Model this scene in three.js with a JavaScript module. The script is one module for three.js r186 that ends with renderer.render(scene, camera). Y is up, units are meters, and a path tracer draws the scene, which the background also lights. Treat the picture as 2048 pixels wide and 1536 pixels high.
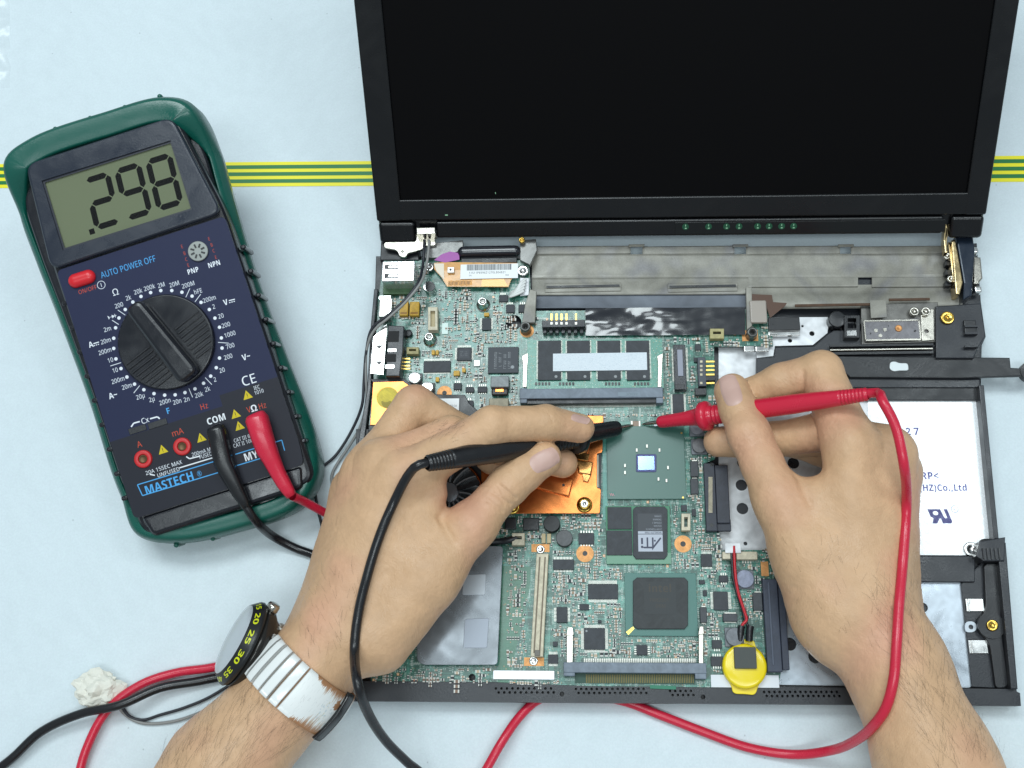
import * as THREE from 'three';
import { mergeGeometries } from 'three/addons/utils/BufferGeometryUtils.js';
import { RoundedBoxGeometry } from 'three/addons/geometries/RoundedBoxGeometry.js';
import { ImprovedNoise } from 'three/addons/math/ImprovedNoise.js';
import { RectAreaLightUniformsLib } from 'three/addons/lights/RectAreaLightUniformsLib.js';

// ---------- camera, lamps, exposure ----------
const V = (x, y, z) => new THREE.Vector3(x, y, z);
const W = 2048, H = 1536, FOCAL = 2200;
const scene = new THREE.Scene();
const camera = new THREE.PerspectiveCamera(2 * Math.atan(H / 2 / FOCAL) * 180 / Math.PI, W / H, 0.02, 20);
const CAM = { at: V(122.1, 541.2, 18.9), F: V(0, -1, 0), R: V(1, 0, 0), U: V(0, 0, -1) };   // mm
const turn = (a, b, t) => { const x = CAM[a].clone(), y = CAM[b].clone(), c = Math.cos(t), s = Math.sin(t); CAM[a] = x.clone().multiplyScalar(c).addScaledVector(y, s); CAM[b] = y.multiplyScalar(c).addScaledVector(x, -s); };
turn('F', 'U', 0.3147); turn('F', 'R', -0.0774); turn('R', 'U', -0.0122);
camera.position.copy(CAM.at).multiplyScalar(0.001);
camera.quaternion.setFromRotationMatrix(new THREE.Matrix4().makeBasis(CAM.R, CAM.U, CAM.F.clone().negate()));
scene.add(camera);

const renderer = new THREE.WebGLRenderer({ antialias: true });
renderer.toneMapping = THREE.LinearToneMapping;
renderer.toneMappingExposure = 0.95;
renderer.shadowMap.enabled = true;
RectAreaLightUniformsLib.init();
scene.background = new THREE.Color().setRGB(0.32, 0.37, 0.40);        // the dim room around the table
function ceilingLamp(name, color, power, w, h, at, to) {
  const l = new THREE.RectAreaLight(color, power, w, h);
  l.name = name; l.position.set(...at); l.lookAt(...to); scene.add(l);
}
const LAMP = new THREE.Color().setRGB(0.87, 0.97, 1.0);
ceilingLamp('fluorescent_lamp', LAMP, 11.5, 0.95, 0.42, [-0.26, 1.62, -0.72], [-0.26, 0, -0.72]);
ceilingLamp('fluorescent_lamp', LAMP, 6, 0.62, 0.26, [0.06, 1.62, -0.2], [0.06, 0, -0.2]);
ceilingLamp('fluorescent_lamp', LAMP, 8, 0.5, 0.4, [0.9, 1.62, -0.5], [0.9, 0, -0.5]);
ceilingLamp('fluorescent_lamp', LAMP, 10, 1.2, 0.26, [0.2, 1.7, 0.48], [0.2, 0, 0.48]);

// ---------- helpers ----------
const M = 0.001;
let seed = 7;
const rnd = () => { seed = (seed * 1664525 + 1013904223) >>> 0; return seed / 4294967296; };
const rr = (a, b) => a + (b - a) * rnd();
const noise3 = new ImprovedNoise();
const nz = (x, y, z) => noise3.noise(x, y, z);
const lerp = THREE.MathUtils.lerp;
const dirOf = (u, v) => CAM.R.clone().multiplyScalar((u - W / 2) / FOCAL).addScaledVector(CAM.U, -(v - H / 2) / FOCAL).add(CAM.F);
const at = (u, v, h) => { const d = dirOf(u, v); return CAM.at.clone().addScaledVector(d, (h - CAM.at.y) / d.y); };   // mm: the spot at height h that the photograph shows at (u, v)
const rgb = (r, g, b) => new THREE.Color().setRGB(r / 255, g / 255, b / 255, THREE.SRGBColorSpace);

function dataTex(n, fn, srgb = false) {
  const d = new Uint8Array(n * n * 4);
  for (let y = 0; y < n; y++) for (let x = 0; x < n; x++) { const c = fn(x / n, y / n), o = (y * n + x) * 4; for (let k = 0; k < 3; k++) d[o + k] = Math.max(0, Math.min(255, (Array.isArray(c) ? c[k] : c) * 255)); d[o + 3] = 255; }
  const t = new THREE.DataTexture(d, n, n); t.wrapS = t.wrapT = THREE.RepeatWrapping; t.magFilter = t.minFilter = THREE.LinearFilter; if (srgb) t.colorSpace = THREE.SRGBColorSpace; t.needsUpdate = true; return t;
}
// tileable fractal noise
const tile = (x, y, f, o = 0) => { const a = x * 2 * Math.PI, b = y * 2 * Math.PI, r = f / 6.283; return nz(Math.cos(a) * r + 31 + o, Math.sin(a) * r + Math.cos(b) * r * 1.0 + 7, Math.sin(b) * r + 3 + o); };
const white = () => rnd();
const grainT = dataTex(256, (x, y) => 0.5 + 0.28 * tile(x, y, 40) + 0.5 * (white() - 0.5));
const fineT = dataTex(256, (x, y) => 0.5 + 0.5 * tile(x, y, 90) + 0.25 * (white() - 0.5));
const smudgeT = dataTex(256, (x, y) => { const v = 0.62 + 0.3 * tile(x, y, 5) + 0.2 * tile(x, y, 14, 9) + 0.12 * (white() - 0.5); return [1, Math.min(1, Math.max(0.2, v)), 1]; });
const mottleT = dataTex(256, (x, y) => { const v = 0.9 + 0.09 * tile(x, y, 6) + 0.07 * tile(x, y, 18, 5) + 0.04 * (white() - 0.5); return [v, v, v]; }, true);
function mat(c, rough = 0.5, metal = 0, o = {}) {
  const m = new THREE.MeshPhysicalMaterial({ color: c, roughness: rough, metalness: metal });
  const { grain = 0, fine = 0, smudge = 0, mottle = 0, ...rest } = o;
  const tx = (t, rep) => { const k = t.clone(); k.repeat.set(rep, rep); k.needsUpdate = true; return k; };
  if (grain) { m.bumpMap = tx(grainT, 30); m.bumpScale = grain * M; }
  if (fine) { m.bumpMap = tx(fineT, 60); m.bumpScale = fine * M; }
  if (smudge) m.roughnessMap = tx(smudgeT, smudge);
  if (mottle) m.map = tx(mottleT, mottle);
  Object.assign(m, rest);
  return m;
}
// uv in metres from the face each triangle points to
function boxUV(g) {
  if (g.index) g = g.toNonIndexed();
  if (!g.attributes.normal) g.computeVertexNormals();
  const p = g.attributes.position, uv = new Float32Array(p.count * 2), a = V(), b = V(), c = V();
  for (let i = 0; i < p.count; i += 3) {
    a.fromBufferAttribute(p, i); b.fromBufferAttribute(p, i + 1).sub(a); c.fromBufferAttribute(p, i + 2).sub(a); b.cross(c);
    const x = Math.abs(b.x), y = Math.abs(b.y), z = Math.abs(b.z);
    for (let k = 0; k < 3; k++) { const X = p.getX(i + k), Y = p.getY(i + k), Z = p.getZ(i + k); const q = y >= x && y >= z ? [X, Z] : x >= z ? [Z, Y] : [X, Y]; uv[(i + k) * 2] = q[0]; uv[(i + k) * 2 + 1] = q[1]; }
  }
  g.setAttribute('uv', new THREE.BufferAttribute(uv, 2));
  return g;
}
const clean = (g) => { g = g.index ? g.toNonIndexed() : g; for (const k of Object.keys(g.attributes)) if (!['position', 'normal', 'uv', 'color'].includes(k)) g.deleteAttribute(k); if (!g.attributes.uv) g.setAttribute('uv', new THREE.BufferAttribute(new Float32Array(g.attributes.position.count * 2), 2)); return g; };
const merge = (list) => mergeGeometries(list.map(clean), false);
const taken = {};
const numbered = (n) => { const k = taken[n] = (taken[n] ?? -1) + 1; return k ? n + '_' + String(k).padStart(3, '0') : n; };
function thing(name, label, category, p = V(0, 0, 0), group) {          // p in mm; parts are given in world mm and stored round the thing's base
  const g = new THREE.Group(); g.name = numbered(name); g.position.copy(p).multiplyScalar(M); g.userData = { label, category }; if (group) g.userData.group = group;
  g.o = p.clone().multiplyScalar(M); scene.add(g); return g;
}
function part(parent, name, geo, m, keepUV = false) {
  let g = keepUV ? clean(geo) : boxUV(geo);
  if (parent.o) g.translate(-parent.o.x, -parent.o.y, -parent.o.z);
  const k = new THREE.Mesh(g, m); k.name = name; k.castShadow = k.receiveShadow = true; k.o = parent.o; parent.add(k); return k;
}
const stuff = (m) => { m.userData.kind = 'stuff'; return m; };
const box = (cx, cy, cz, sx, sy, sz, r = 0) => (r ? new RoundedBoxGeometry(sx * M, sy * M, sz * M, 2, r * M) : new THREE.BoxGeometry(sx * M, sy * M, sz * M)).translate(cx * M, cy * M, cz * M);
const rect = (u0, v0, u1, v1, h) => { const a = at(u0, (v0 + v1) / 2, h), b = at(u1, (v0 + v1) / 2, h), c = at((u0 + u1) / 2, v0, h), d = at((u0 + u1) / 2, v1, h); return { x: (a.x + b.x) / 2, z: (c.z + d.z) / 2, w: b.x - a.x, d: d.z - c.z }; };
const chipBox = (u0, v0, u1, v1, top, t, r = 0) => { const q = rect(u0, v0, u1, v1, top); return box(q.x, top - t / 2, q.z, q.w, t, q.d, Math.min(r, t / 2.1, q.w / 2.1, q.d / 2.1)); };
const cyl = (u, v, r, top, t, seg = 24, r2 = r) => { const p = at(u, v, top); return new THREE.CylinderGeometry(r * M, r2 * M, t * M, seg).translate(p.x * M, (top - t / 2) * M, p.z * M); };
const shapeOf = (pts, h) => new THREE.Shape(pts.map(([u, v]) => { const p = at(u, v, h); return new THREE.Vector2(p.x * M, -p.z * M); }));
const circPath = (u, v, r, h, n = 20) => { const p = at(u, v, h), s = new THREE.Path(); s.absarc(p.x * M, -p.z * M, r * M, 0, 2 * Math.PI, true); return s; };
function slab(pts, top, t, { bevel = 0, holes = [], round = 0 } = {}) {
  let s = shapeOf(pts, top);
  if (round) s = rounded(s.getPoints(1), round * M);
  for (const h of holes) s.holes.push(h.length === 3 ? circPath(h[0], h[1], h[2], top) : new THREE.Path(shapeOf([[h[0], h[1]], [h[2], h[1]], [h[2], h[3]], [h[0], h[3]]], top).getPoints()));
  const b = bevel * M, g = new THREE.ExtrudeGeometry(s, { depth: (t - 2 * bevel) * M, bevelEnabled: bevel > 0, bevelSize: b, bevelThickness: b, bevelOffset: -b, bevelSegments: 2, curveSegments: 10 });
  return g.rotateX(-Math.PI / 2).translate(0, (top - t + bevel) * M, 0);
}
function rounded(pts, r) {
  const s = new THREE.Shape(), n = pts.length; if (pts[0].distanceTo(pts[n - 1]) < 1e-9) pts = pts.slice(0, -1);
  const m = pts.length;
  for (let i = 0; i < m; i++) {
    const p = pts[i], a = pts[(i + m - 1) % m], b = pts[(i + 1) % m], ra = Math.min(r, p.distanceTo(a) / 2.05), rb = Math.min(r, p.distanceTo(b) / 2.05);
    const q0 = p.clone().lerp(a, ra / p.distanceTo(a)), q1 = p.clone().lerp(b, rb / p.distanceTo(b));
    i ? s.lineTo(q0.x, q0.y) : s.moveTo(q0.x, q0.y); s.quadraticCurveTo(p.x, p.y, q1.x, q1.y);
  }
  s.closePath(); return s;
}
const quad = (u0, v0, u1, v1) => [[u0, v0], [u1, v0], [u1, v1], [u0, v1]];
const tube = (pts, r, seg = 80, rad = 10) => new THREE.TubeGeometry(new THREE.CatmullRomCurve3(pts.map((p) => p.clone().multiplyScalar(M)), false, 'centripetal'), seg, r * M, rad, false);
// a body with oval sections along a path: each row [centre (mm), half width, half height], side is the direction of the width
function sweep(rows, side, n = 20, pw = 2) {
  const pos = [], idx = [], R = rows.length;
  rows.forEach(([c, a, b], i) => {
    const t = (i < R - 1 ? rows[i + 1][0] : c).clone().sub(i ? rows[i - 1][0] : c).normalize(), x = side.clone().addScaledVector(t, -side.dot(t)).normalize(), y = t.clone().cross(x);
    for (let k = 0; k < n; k++) { const w = k / n * 2 * Math.PI, cs = Math.cos(w), sn = Math.sin(w), q = 2 / pw; const p = c.clone().addScaledVector(x, a * Math.sign(cs) * Math.abs(cs) ** q).addScaledVector(y, b * Math.sign(sn) * Math.abs(sn) ** q); pos.push(p.x * M, p.y * M, p.z * M); }
  });
  for (let i = 0; i < R - 1; i++) for (let k = 0; k < n; k++) { const a = i * n + k, b = i * n + (k + 1) % n, c = a + n, d = b + n; idx.push(a, b, c, b, d, c); }
  for (const [e, f] of [[0, 1], [R - 1, 0]]) { const c = pos.length / 3, p = rows[e][0]; pos.push(p.x * M, p.y * M, p.z * M); for (let k = 0; k < n; k++) { const a = e * n + k, b = e * n + (k + 1) % n; f ? idx.push(c, b, a) : idx.push(c, a, b); } }
  const g = new THREE.BufferGeometry(); g.setAttribute('position', new THREE.Float32BufferAttribute(pos, 3)); g.setIndex(idx); g.computeVertexNormals(); return g;
}
// a turned body along an axis from point a (mm) towards b: rows [distance, radius]
function turned(a, b, rows, seg = 28) {
  const g = new THREE.LatheGeometry(rows.map(([s, r]) => new THREE.Vector2(Math.max(r, 0.0001) * M, s * M)), seg), d = b.clone().sub(a).normalize();
  return g.applyQuaternion(new THREE.Quaternion().setFromUnitVectors(V(0, 1, 0), d)).translate(a.x * M, a.y * M, a.z * M);
}
function canvasTex(w, h, draw) {
  const c = document.createElement('canvas'); c.width = w; c.height = h; const x = c.getContext('2d'); draw(x, w, h);
  const t = new THREE.CanvasTexture(c); t.colorSpace = THREE.SRGBColorSpace; t.magFilter = THREE.LinearFilter; return t;
}
// a flat printed sheet lying on a level face: pixel box of the photograph, height, thickness
function sheet(parent, name, u0, v0, u1, v1, top, t, tex, rough, o = {}) {
  const q = rect(u0, v0, u1, v1, top), g = clean(new THREE.BoxGeometry(q.w * M, t * M, q.d * M)).translate(q.x * M, (top - t / 2) * M, q.z * M);
  return part(parent, name, g, new THREE.MeshPhysicalMaterial({ map: tex, roughness: rough, ...o }), true);
}

// ---------- shared materials ----------
const mt = {
  black: mat(rgb(38, 41, 47), 0.5, 0, { grain: 0.06, smudge: 9 }),
  dark: mat(rgb(30, 32, 36), 0.55, 0, { grain: 0.05, smudge: 14 }),
  chip: mat(rgb(62, 66, 72), 0.6, 0, { fine: 0.03, mottle: 60 }),
  silver: mat(rgb(222, 222, 220), 0.28, 1, { smudge: 24 }),
  alu: mat(rgb(236, 238, 241), 0.5, 0.35, { mottle: 22 }),
  steel: mat(rgb(190, 186, 176), 0.34, 1, { smudge: 30 }),
  brass: mat(rgb(216, 178, 88), 0.3, 1, { smudge: 40 }),
  gold: mat(rgb(226, 190, 104), 0.32, 1),
  copper: mat(rgb(226, 136, 76), 0.27, 1, { mottle: 25 }),
  copperPad: mat(rgb(226, 164, 104), 0.5, 0.55, { mottle: 80 }),
  cream: mat(rgb(226, 216, 190), 0.55, 0, { mottle: 60 }),
  tan: mat(rgb(222, 176, 60), 0.5, 0, { mottle: 90 }),
  solder: mat(rgb(206, 204, 196), 0.46, 0.9),
  socket: mat(rgb(126, 138, 152), 0.5, 0, { grain: 0.03, mottle: 40 }),
  pcbEdge: mat(rgb(36, 120, 92), 0.5, 0),
};

// ---------- table ----------
{
  const t = new THREE.BoxGeometry(3.2, 0.03, 2.6, 1, 1, 1).translate(0.1, -0.015, -0.3);
  const m = mat(new THREE.Color().setRGB(0.70, 0.79, 0.83), 0.55, 0, {});
  m.map = dataTex(512, (x, y) => { const v = 0.965 + 0.012 * tile(x, y, 40) + 0.03 * (rnd() - 0.5) - (rnd() < 0.00008 ? 0.2 : 0); return [v, v + 0.006 * (rnd() - 0.5), v]; }, true); m.map.repeat.set(3.4, 3.4);
  m.bumpMap = grainT.clone(); m.bumpMap.repeat.set(14, 14); m.bumpMap.needsUpdate = true; m.bumpScale = 0.00006;
  const k = new THREE.Mesh(boxUV(t), m); k.name = 'table_top'; k.receiveShadow = true; k.userData = { kind: 'structure' }; scene.add(k);
}
{
  // adhesive tape: seven bands, yellow and green in turn
  const a = at(-1800, 365.3, 0), b = at(3800, 325.2, 0), len = a.distanceTo(b), wid = at(735, 371, 0).z - at(735, 322, 0).z, mid = a.clone().add(b).multiplyScalar(0.5), ang = Math.atan2(-(b.z - a.z), b.x - a.x);
  const t = thing('striped_tape', 'long yellow and green striped adhesive tape stuck across the white table', 'tape', mid);
  const yel = mat(rgb(240, 230, 36), 0.38, 0), grn = mat(rgb(24, 118, 62), 0.38, 0);
  const band = (z, d, top) => new THREE.BoxGeometry(len * M, 0.25 * M, d * M).translate(0, (top - 0.125) * M, z * M).rotateY(ang).translate(mid.x * M, 0, mid.z * M);
  part(t, 'yellow_base', band(0, wid, 0.3), yel);
  for (let i = 0; i < 3; i++) part(t, 'green_stripe', band(wid * (-0.29 + i * 0.29), wid * 0.15, 0.42), grn);
}
// ---------- laptop: opened case and display lid ----------
const PCB = 12;
const laptop = thing('laptop', 'black laptop with keyboard removed, lid open and circuit board exposed', 'laptop', V(155, 0, -110));
{
  const L = laptop;
  const floorPts = [[752, 512], [1068, 512], [1072, 535], [1888, 530], [1900, 488], [1954, 486], [1962, 602], [1972, 673], [1964, 690], [1962, 775], [1994, 1075], [2010, 1085], [2034, 1382], [2040, 1404], [694, 1393], [710, 926], [736, 780], [742, 655], [750, 575]];
  const base = part(L, 'bottom_case', slab(floorPts, 6, 3, { bevel: 0.4 }), mt.black);
  for (const [u, v] of [[740, 1340], [1985, 1350], [790, 560], [1920, 560]]) part(base, 'rubber_foot', cyl(u, v, 7, 3.05, 3.05), mt.dark);
  // side walls and the front rail
  part(L, 'side_wall', slab([[748, 578], [756, 578], [748, 655], [742, 775], [722, 930], [706, 1370], [694, 1370], [709, 926], [734, 780], [741, 655]], 15, 12, { bevel: 0.4 }), mt.black);
  part(L, 'side_wall', slab([[1958, 770], [1968, 770], [1998, 1078], [1988, 1078]], 14, 11, { bevel: 0.4 }), mt.black);
  part(L, 'side_wall', slab([[1994, 1085], [2012, 1085], [2036, 1378], [2022, 1378]], 15, 12, { bevel: 0.5 }), mt.black);
  part(L, 'corner_guard', slab([[1960, 1082], [2011, 1074], [2009, 1122], [1968, 1122], [1952, 1112]], 16, 12, { bevel: 0.5 }), mt.black);
  for (let i = 0; i < 5; i++) part(L, 'guard_rib', chipBox(1966 + i * 8, 1096, 1969 + i * 8, 1118, 16.7, 1), mt.dark);
  const holes = [];
  for (let i = 0; i < 11; i++) for (let j = 0; j < 2; j++) holes.push([992 + i * 11 + j * 5.5, 1377 + j * 8, 0.62]);
  for (let i = 0; i < 14; i++) for (let j = 0; j < 2; j++) holes.push([1152 + i * 10.4 + j * 5.2, 1378 + j * 8, 0.62]);
  for (let i = 0; i < 5; i++) for (let j = 0; j < 2; j++) holes.push([1340 + i * 10.4 + j * 5.2, 1382 + j * 8, 0.6]);
  for (let i = 0; i < 15; i++) for (let j = 0; j < 2; j++) holes.push([1528 + i * 10.4 + j * 5.2, 1384 + j * 8, 0.6]);
  holes.push([1124, 1388, 1.1], [1406, 1394, 1.1]);
  const rail = part(L, 'front_rail', slab([[694, 1362], [985, 1364], [1180, 1371], [1560, 1374], [2022, 1378], [2040, 1386], [2042, 1412], [690, 1402]], 11.5, 7.3, { bevel: 0, holes }), mt.black);
  part(rail, 'rail_lining', chipBox(930, 1374, 1960, 1400, 7.4, 1), mt.dark);
  part(L, 'front_lip', slab([[1300, 1370], [1352, 1372], [1352, 1379], [1300, 1377]], 12.4, 2), mt.pcbEdge);

  // right-hand bay: metal plates under black mouldings
  const plateTex = canvasTex(1024, 1280, (x, w, h) => {
    x.fillStyle = '#f2f5f8'; x.fillRect(0, 0, w, h);
    for (let i = 0; i < 2600; i++) { x.fillStyle = `rgba(${rnd() < 0.5 ? '150,160,175' : '255,255,255'},${rr(0.02, 0.09)})`; x.fillRect(rr(0, w), rr(0, h), rr(1, 26), rr(1, 2.5)); }
    x.fillStyle = '#2c2c74'; x.textAlign = 'right';
    const X = (u) => (u - 1735) / 250 * w, Y = (v) => (v - 800) / 310 * h;
    x.font = 'bold 84px sans-serif'; x.fillText('2 7', X(1848), Y(872)); x.fillText('>PC-CRP<', X(1878), Y(962)); x.font = 'bold 74px sans-serif'; x.fillText('ELEC.(HZ)Co.,Ltd', X(1932), Y(985)); x.textAlign = 'left';
    const mark = (q) => { x.beginPath(); q.forEach(([z, w], i) => x[i ? 'lineTo' : 'moveTo'](X(1830 + z / 14.11), Y(1000 + w / 14.11))); x.closePath(); x.fill(); };   // the recognised-component mark
    x.fillStyle = '#2a2868'; mark([[255, 300], [610, 300], [690, 510], [735, 560], [780, 525], [705, 300], [805, 300], [912, 640], [880, 692], [650, 692], [605, 555], [565, 560], [495, 692], [360, 692], [400, 550], [320, 500]]);
    x.fillStyle = '#f2f5f8'; x.beginPath(); x.ellipse(X(1830 + 470 / 14.11), Y(1000 + 408 / 14.11), 22, 17, 0.2, 0, 7); x.fill();
    x.lineWidth = 4; x.strokeStyle = '#6a72a8'; x.beginPath(); x.arc(X(1902), Y(1021), 28, 0, 7); x.stroke(); x.fillStyle = '#6a72a8'; x.font = '34px sans-serif'; x.fillText('R', X(1902) - 12, Y(1021) + 12);
  });
  const shield = slab([[1437, 695], [1740, 695], [1740, 1107], [1437, 1107]], 7, 0.8, { bevel: 0.15, holes: [[1483, 970, 3], [1485, 1017, 3], [1491, 1087, 1.1], [1587, 926, 3], [1486, 925, 3], [1587, 1017, 3]] });
  part(L, 'shield_plate', shield, mt.alu);
  part(L, 'shield_plate', slab([[1537, 634], [1660, 634], [1655, 666], [1626, 690], [1550, 692], [1547, 712], [1513, 716], [1513, 696], [1537, 690]], 9, 0.8, { bevel: 0.15, holes: [[1624, 667, 1.5], [1580, 681, 1.3], [1605, 652, 0.8]] }), mt.alu);
  const pl = rect(1735, 800, 1986, 1110, 7.6), pg = slab([[1735, 799], [1950, 799], [1960, 806], [1986, 1070], [1982, 1078], [1962, 1078], [1954, 1090], [1956, 1106], [1930, 1111], [1735, 1110]], 7.6, 0.9, { round: 2, bevel: 0.2 });
  { const g = boxUV(pg), p = g.attributes.position, uv = g.attributes.uv; for (let i = 0; i < p.count; i++) uv.setXY(i, (p.getX(i) / M - pl.x) / pl.w + 0.5, 0.5 - (p.getZ(i) / M - pl.z) / pl.d);
    const sm = mat(rgb(255, 255, 255), 0.42, 0.15, { smudge: 16 }); sm.map = plateTex; const k = part(L, 'printed_cover_plate', g, sm, true); k.userData.label = 'white coated metal plate printed with small purple lettering and a mark';
    const sc = part(k, 'plate_screw', turned(at(1941, 1099, 7.6), at(1941, 1099, 7.6).add(V(0, 9, 0)), [[0, 0], [0, 3.4], [0.9, 3.4], [1.1, 2.9], [1.1, 1.4], [0.4, 1.2], [0.4, 0]]), mt.silver); sc.userData.label = 'silver screw'; }
  part(L, 'shield_plate', slab([[1556, 1164], [1921, 1164], [1926, 1170], [1944, 1371], [1940, 1376], [1556, 1370]], 7, 0.8, { round: 1.5, bevel: 0.15, holes: [[1580, 1288, 3.2], [1630, 1313, 3.2], [1846, 1215, 2.4], [1700, 1250, 3]] }), mat(rgb(196, 206, 216), 0.5, 0.6, { smudge: 16, mottle: 20 }));
  part(L, 'cross_bar', slab([[1735, 1112], [1950, 1112], [1950, 1164], [1735, 1164]], 10, 4, { bevel: 0.4 }), mt.black);
  part(L, 'bay_moulding', slab([[1513, 716], [1548, 713], [1551, 694], [1628, 692], [1656, 668], [1668, 660], [1962, 660], [1960, 775], [1512, 775]], 10.5, 4, { bevel: 0.4 }), mt.black);
  part(L, 'bay_moulding', slab([[1700, 758], [1960, 754], [1960, 800], [1690, 800]], 9.5, 3.4, { bevel: 0.3 }), mt.dark);
  part(L, 'bay_window', slab([[1676, 722], [1718, 748], [1688, 748]], 10.75, 0.5), mt.alu);
  part(L, 'slide_bar', slab([[1655, 712], [1930, 714], [2020, 715], [2022, 735], [2052, 737], [2052, 752], [1925, 756], [1700, 754]], 13, 2, { bevel: 0.5 }), mt.dark);
  part(L, 'slide_button', slab([[1780, 724], [1790, 722], [1798, 726], [1816, 726], [1818, 741], [1798, 741], [1788, 743], [1779, 738]], 13.8, 1.2, { bevel: 0.25, round: 1.4 }), mat(rgb(206, 212, 214), 0.45, 0.4));
  part(L, 'slide_knob', cyl(2062, 742, 5, 13.5, 4), mt.dark);
  part(L, 'guide_rail', chipBox(1660, 688, 1867, 692, 13.5, 3), mt.dark); part(L, 'guide_rail', chipBox(1660, 696, 1867, 700, 14, 3.4, 0.4), mt.steel); part(L, 'guide_rail', chipBox(1660, 703, 1867, 708, 13.5, 3), mt.dark);
  part(L, 'corner_block', slab([[1872, 612], [1962, 606], [1972, 672], [1958, 694], [1948, 716], [1872, 716]], 15, 9, { bevel: 0.6 }), mt.black);
  part(L, 'corner_block', slab([[1928, 640], [1952, 640], [1954, 668], [1930, 668]], 17, 4, { bevel: 0.4 }), mt.dark);
  for (const v of [650, 664, 690]) part(L, 'corner_rib', chipBox(1930, v, 1956, v + 4, 18, 4), mt.black);
  const ins = part(L, 'brass_insert', turned(at(1893.5, 637, 15), at(1893.5, 637, 15).add(V(0, 9, 0)), [[0, 0], [0, 3.3], [1.3, 3.3], [1.6, 3.0], [1.6, 1], [0.6, 0.8], [0.6, 0]]), mt.brass); ins.userData.label = 'brass threaded insert';
  part(L, 'black_knob', turned(at(1671, 645, 9), at(1671, 645, 9).add(V(0, 9, 0)), [[0, 0], [0, 4.6], [4.5, 4.4], [5, 3.9], [5.1, 0]]), mt.dark);
  part(L, 'latch_frame', slab(quad(1689, 630, 1720, 675), 15, 6, { bevel: 0.3, holes: [[1694, 635, 1714, 658]] }), mt.dark); part(L, 'latch_plate', chipBox(1694, 661, 1713, 671, 15.4, 0.8), mt.silver);
  const sp = part(L, 'bracket_plate', slab([[1726, 641], [1839, 636], [1843, 677], [1731, 683]], 14.5, 1.4, { bevel: 0.3, round: 1, holes: [[1741, 667, 0.7], [1830, 662, 0.9], [1777, 652, 0.6]] }), mat(rgb(126, 124, 128), 0.5, 0.4, { smudge: 30, mottle: 50 }));
  part(sp, 'plate_rim', merge([chipBox(1729, 639.5, 1839, 642, 15, 0.6), chipBox(1732, 678, 1842, 681, 15, 0.6), chipBox(1728.5, 642, 1731, 679, 15, 0.6), chipBox(1838.5, 639, 1841, 677, 15, 0.6)]), mt.steel);
  part(sp, 'plate_boss', turned(at(1797, 657, 14.5), at(1797, 657, 14.5).add(V(0, 5, 0)), [[0, 1.7], [0.5, 1.7], [0.6, 1.3], [0.5, 0.5], [0.1, 0]]), mt.copperPad);
  for (const [u, v] of [[1752, 661], [1770, 659], [1761, 671]]) part(sp, 'plate_boss', cyl(u, v, 0.9, 15, 0.6, 14), mt.steel);
  part(L, 'hinge_bracket', slab([[1842, 618], [1868, 618], [1869, 680], [1844, 682]], 13.8, 1.6, { bevel: 0.3, holes: [[1853, 662, 1.4]] }), mt.steel);
  for (const [u, v] of [[1827, 625], [1850, 625]]) part(L, 'screw_boss', turned(at(u, v, 13.8), at(u, v, 13.8).add(V(0, 9, 0)), [[0, 0], [0, 2.3], [1.8, 2.3], [2, 2], [2, 1.1], [1, 1], [1, 0]]), mt.steel);

  // battery-bay side of the right edge
  part(L, 'bay_strip', slab([[1922, 1168], [1966, 1122], [1996, 1122], [2022, 1378], [1944, 1374]], 8.4, 2.4, { bevel: 0.3 }), mt.black);
  part(L, 'strap_bar', slab([[1968, 1126], [1998, 1126], [2003, 1200], [2003, 1235], [2006, 1280], [2018, 1374], [1992, 1378], [1980, 1290], [1962, 1262], [1962, 1238], [1972, 1215]], 11, 2.6, { bevel: 0.5, round: 2.5 }), mt.dark);
  for (const q of [[1932, 1197, 1968, 1223], [1988, 1197, 2004, 1223], [1938, 1280, 1976, 1307], [1995, 1281, 2011, 1307]]) { const k = part(L, 'contact_clip', chipBox(...q, 9.4, 0.8, 0.3), mt.silver); part(k, 'clip_crease', chipBox(q[0] + 5, q[1], q[0] + 8, q[3], 9.8, 0.5, 0.2), mt.silver); }
  part(L, 'eyelet', slab([[1930, 1244], [1944, 1242], [1953, 1248], [1953, 1260], [1944, 1265], [1930, 1264]], 9.2, 0.7, { round: 2, holes: [[1942, 1254, 1.1]] }), mat(rgb(190, 198, 206), 0.45, 0.5));
  part(L, 'insert_collar', cyl(1983, 1251, 6, 11.8, 2), mt.dark);
  part(L, 'brass_insert', turned(at(1984, 1251, 11.8), at(1984, 1251, 11.8).add(V(0, 9, 0)), [[0, 0], [0, 2.6], [0.7, 2.6], [0.9, 2.2], [0.9, 1.1], [0.2, 0.9], [0.2, 0]]), mt.brass);

  // keyboard tray: a bent sheet of worn grey metal
  const trayM = mat(rgb(160, 158, 152), 0.7, 0.1, { smudge: 10 });
  trayM.map = dataTex(256, (x, y) => { const a = tile(x, y, 4), b = tile(x, y, 11, 3), s = tile(x, y, 26, 8); const v = 0.84 + 0.10 * a + 0.10 * b + 0.06 * s + 0.07 * (rnd() - 0.5); const w = Math.max(0, -b) * 0.1; return [v, v - 0.005 + w * 0.1, v - 0.03 + w]; }, true); trayM.map.repeat.set(9, 9);
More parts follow.
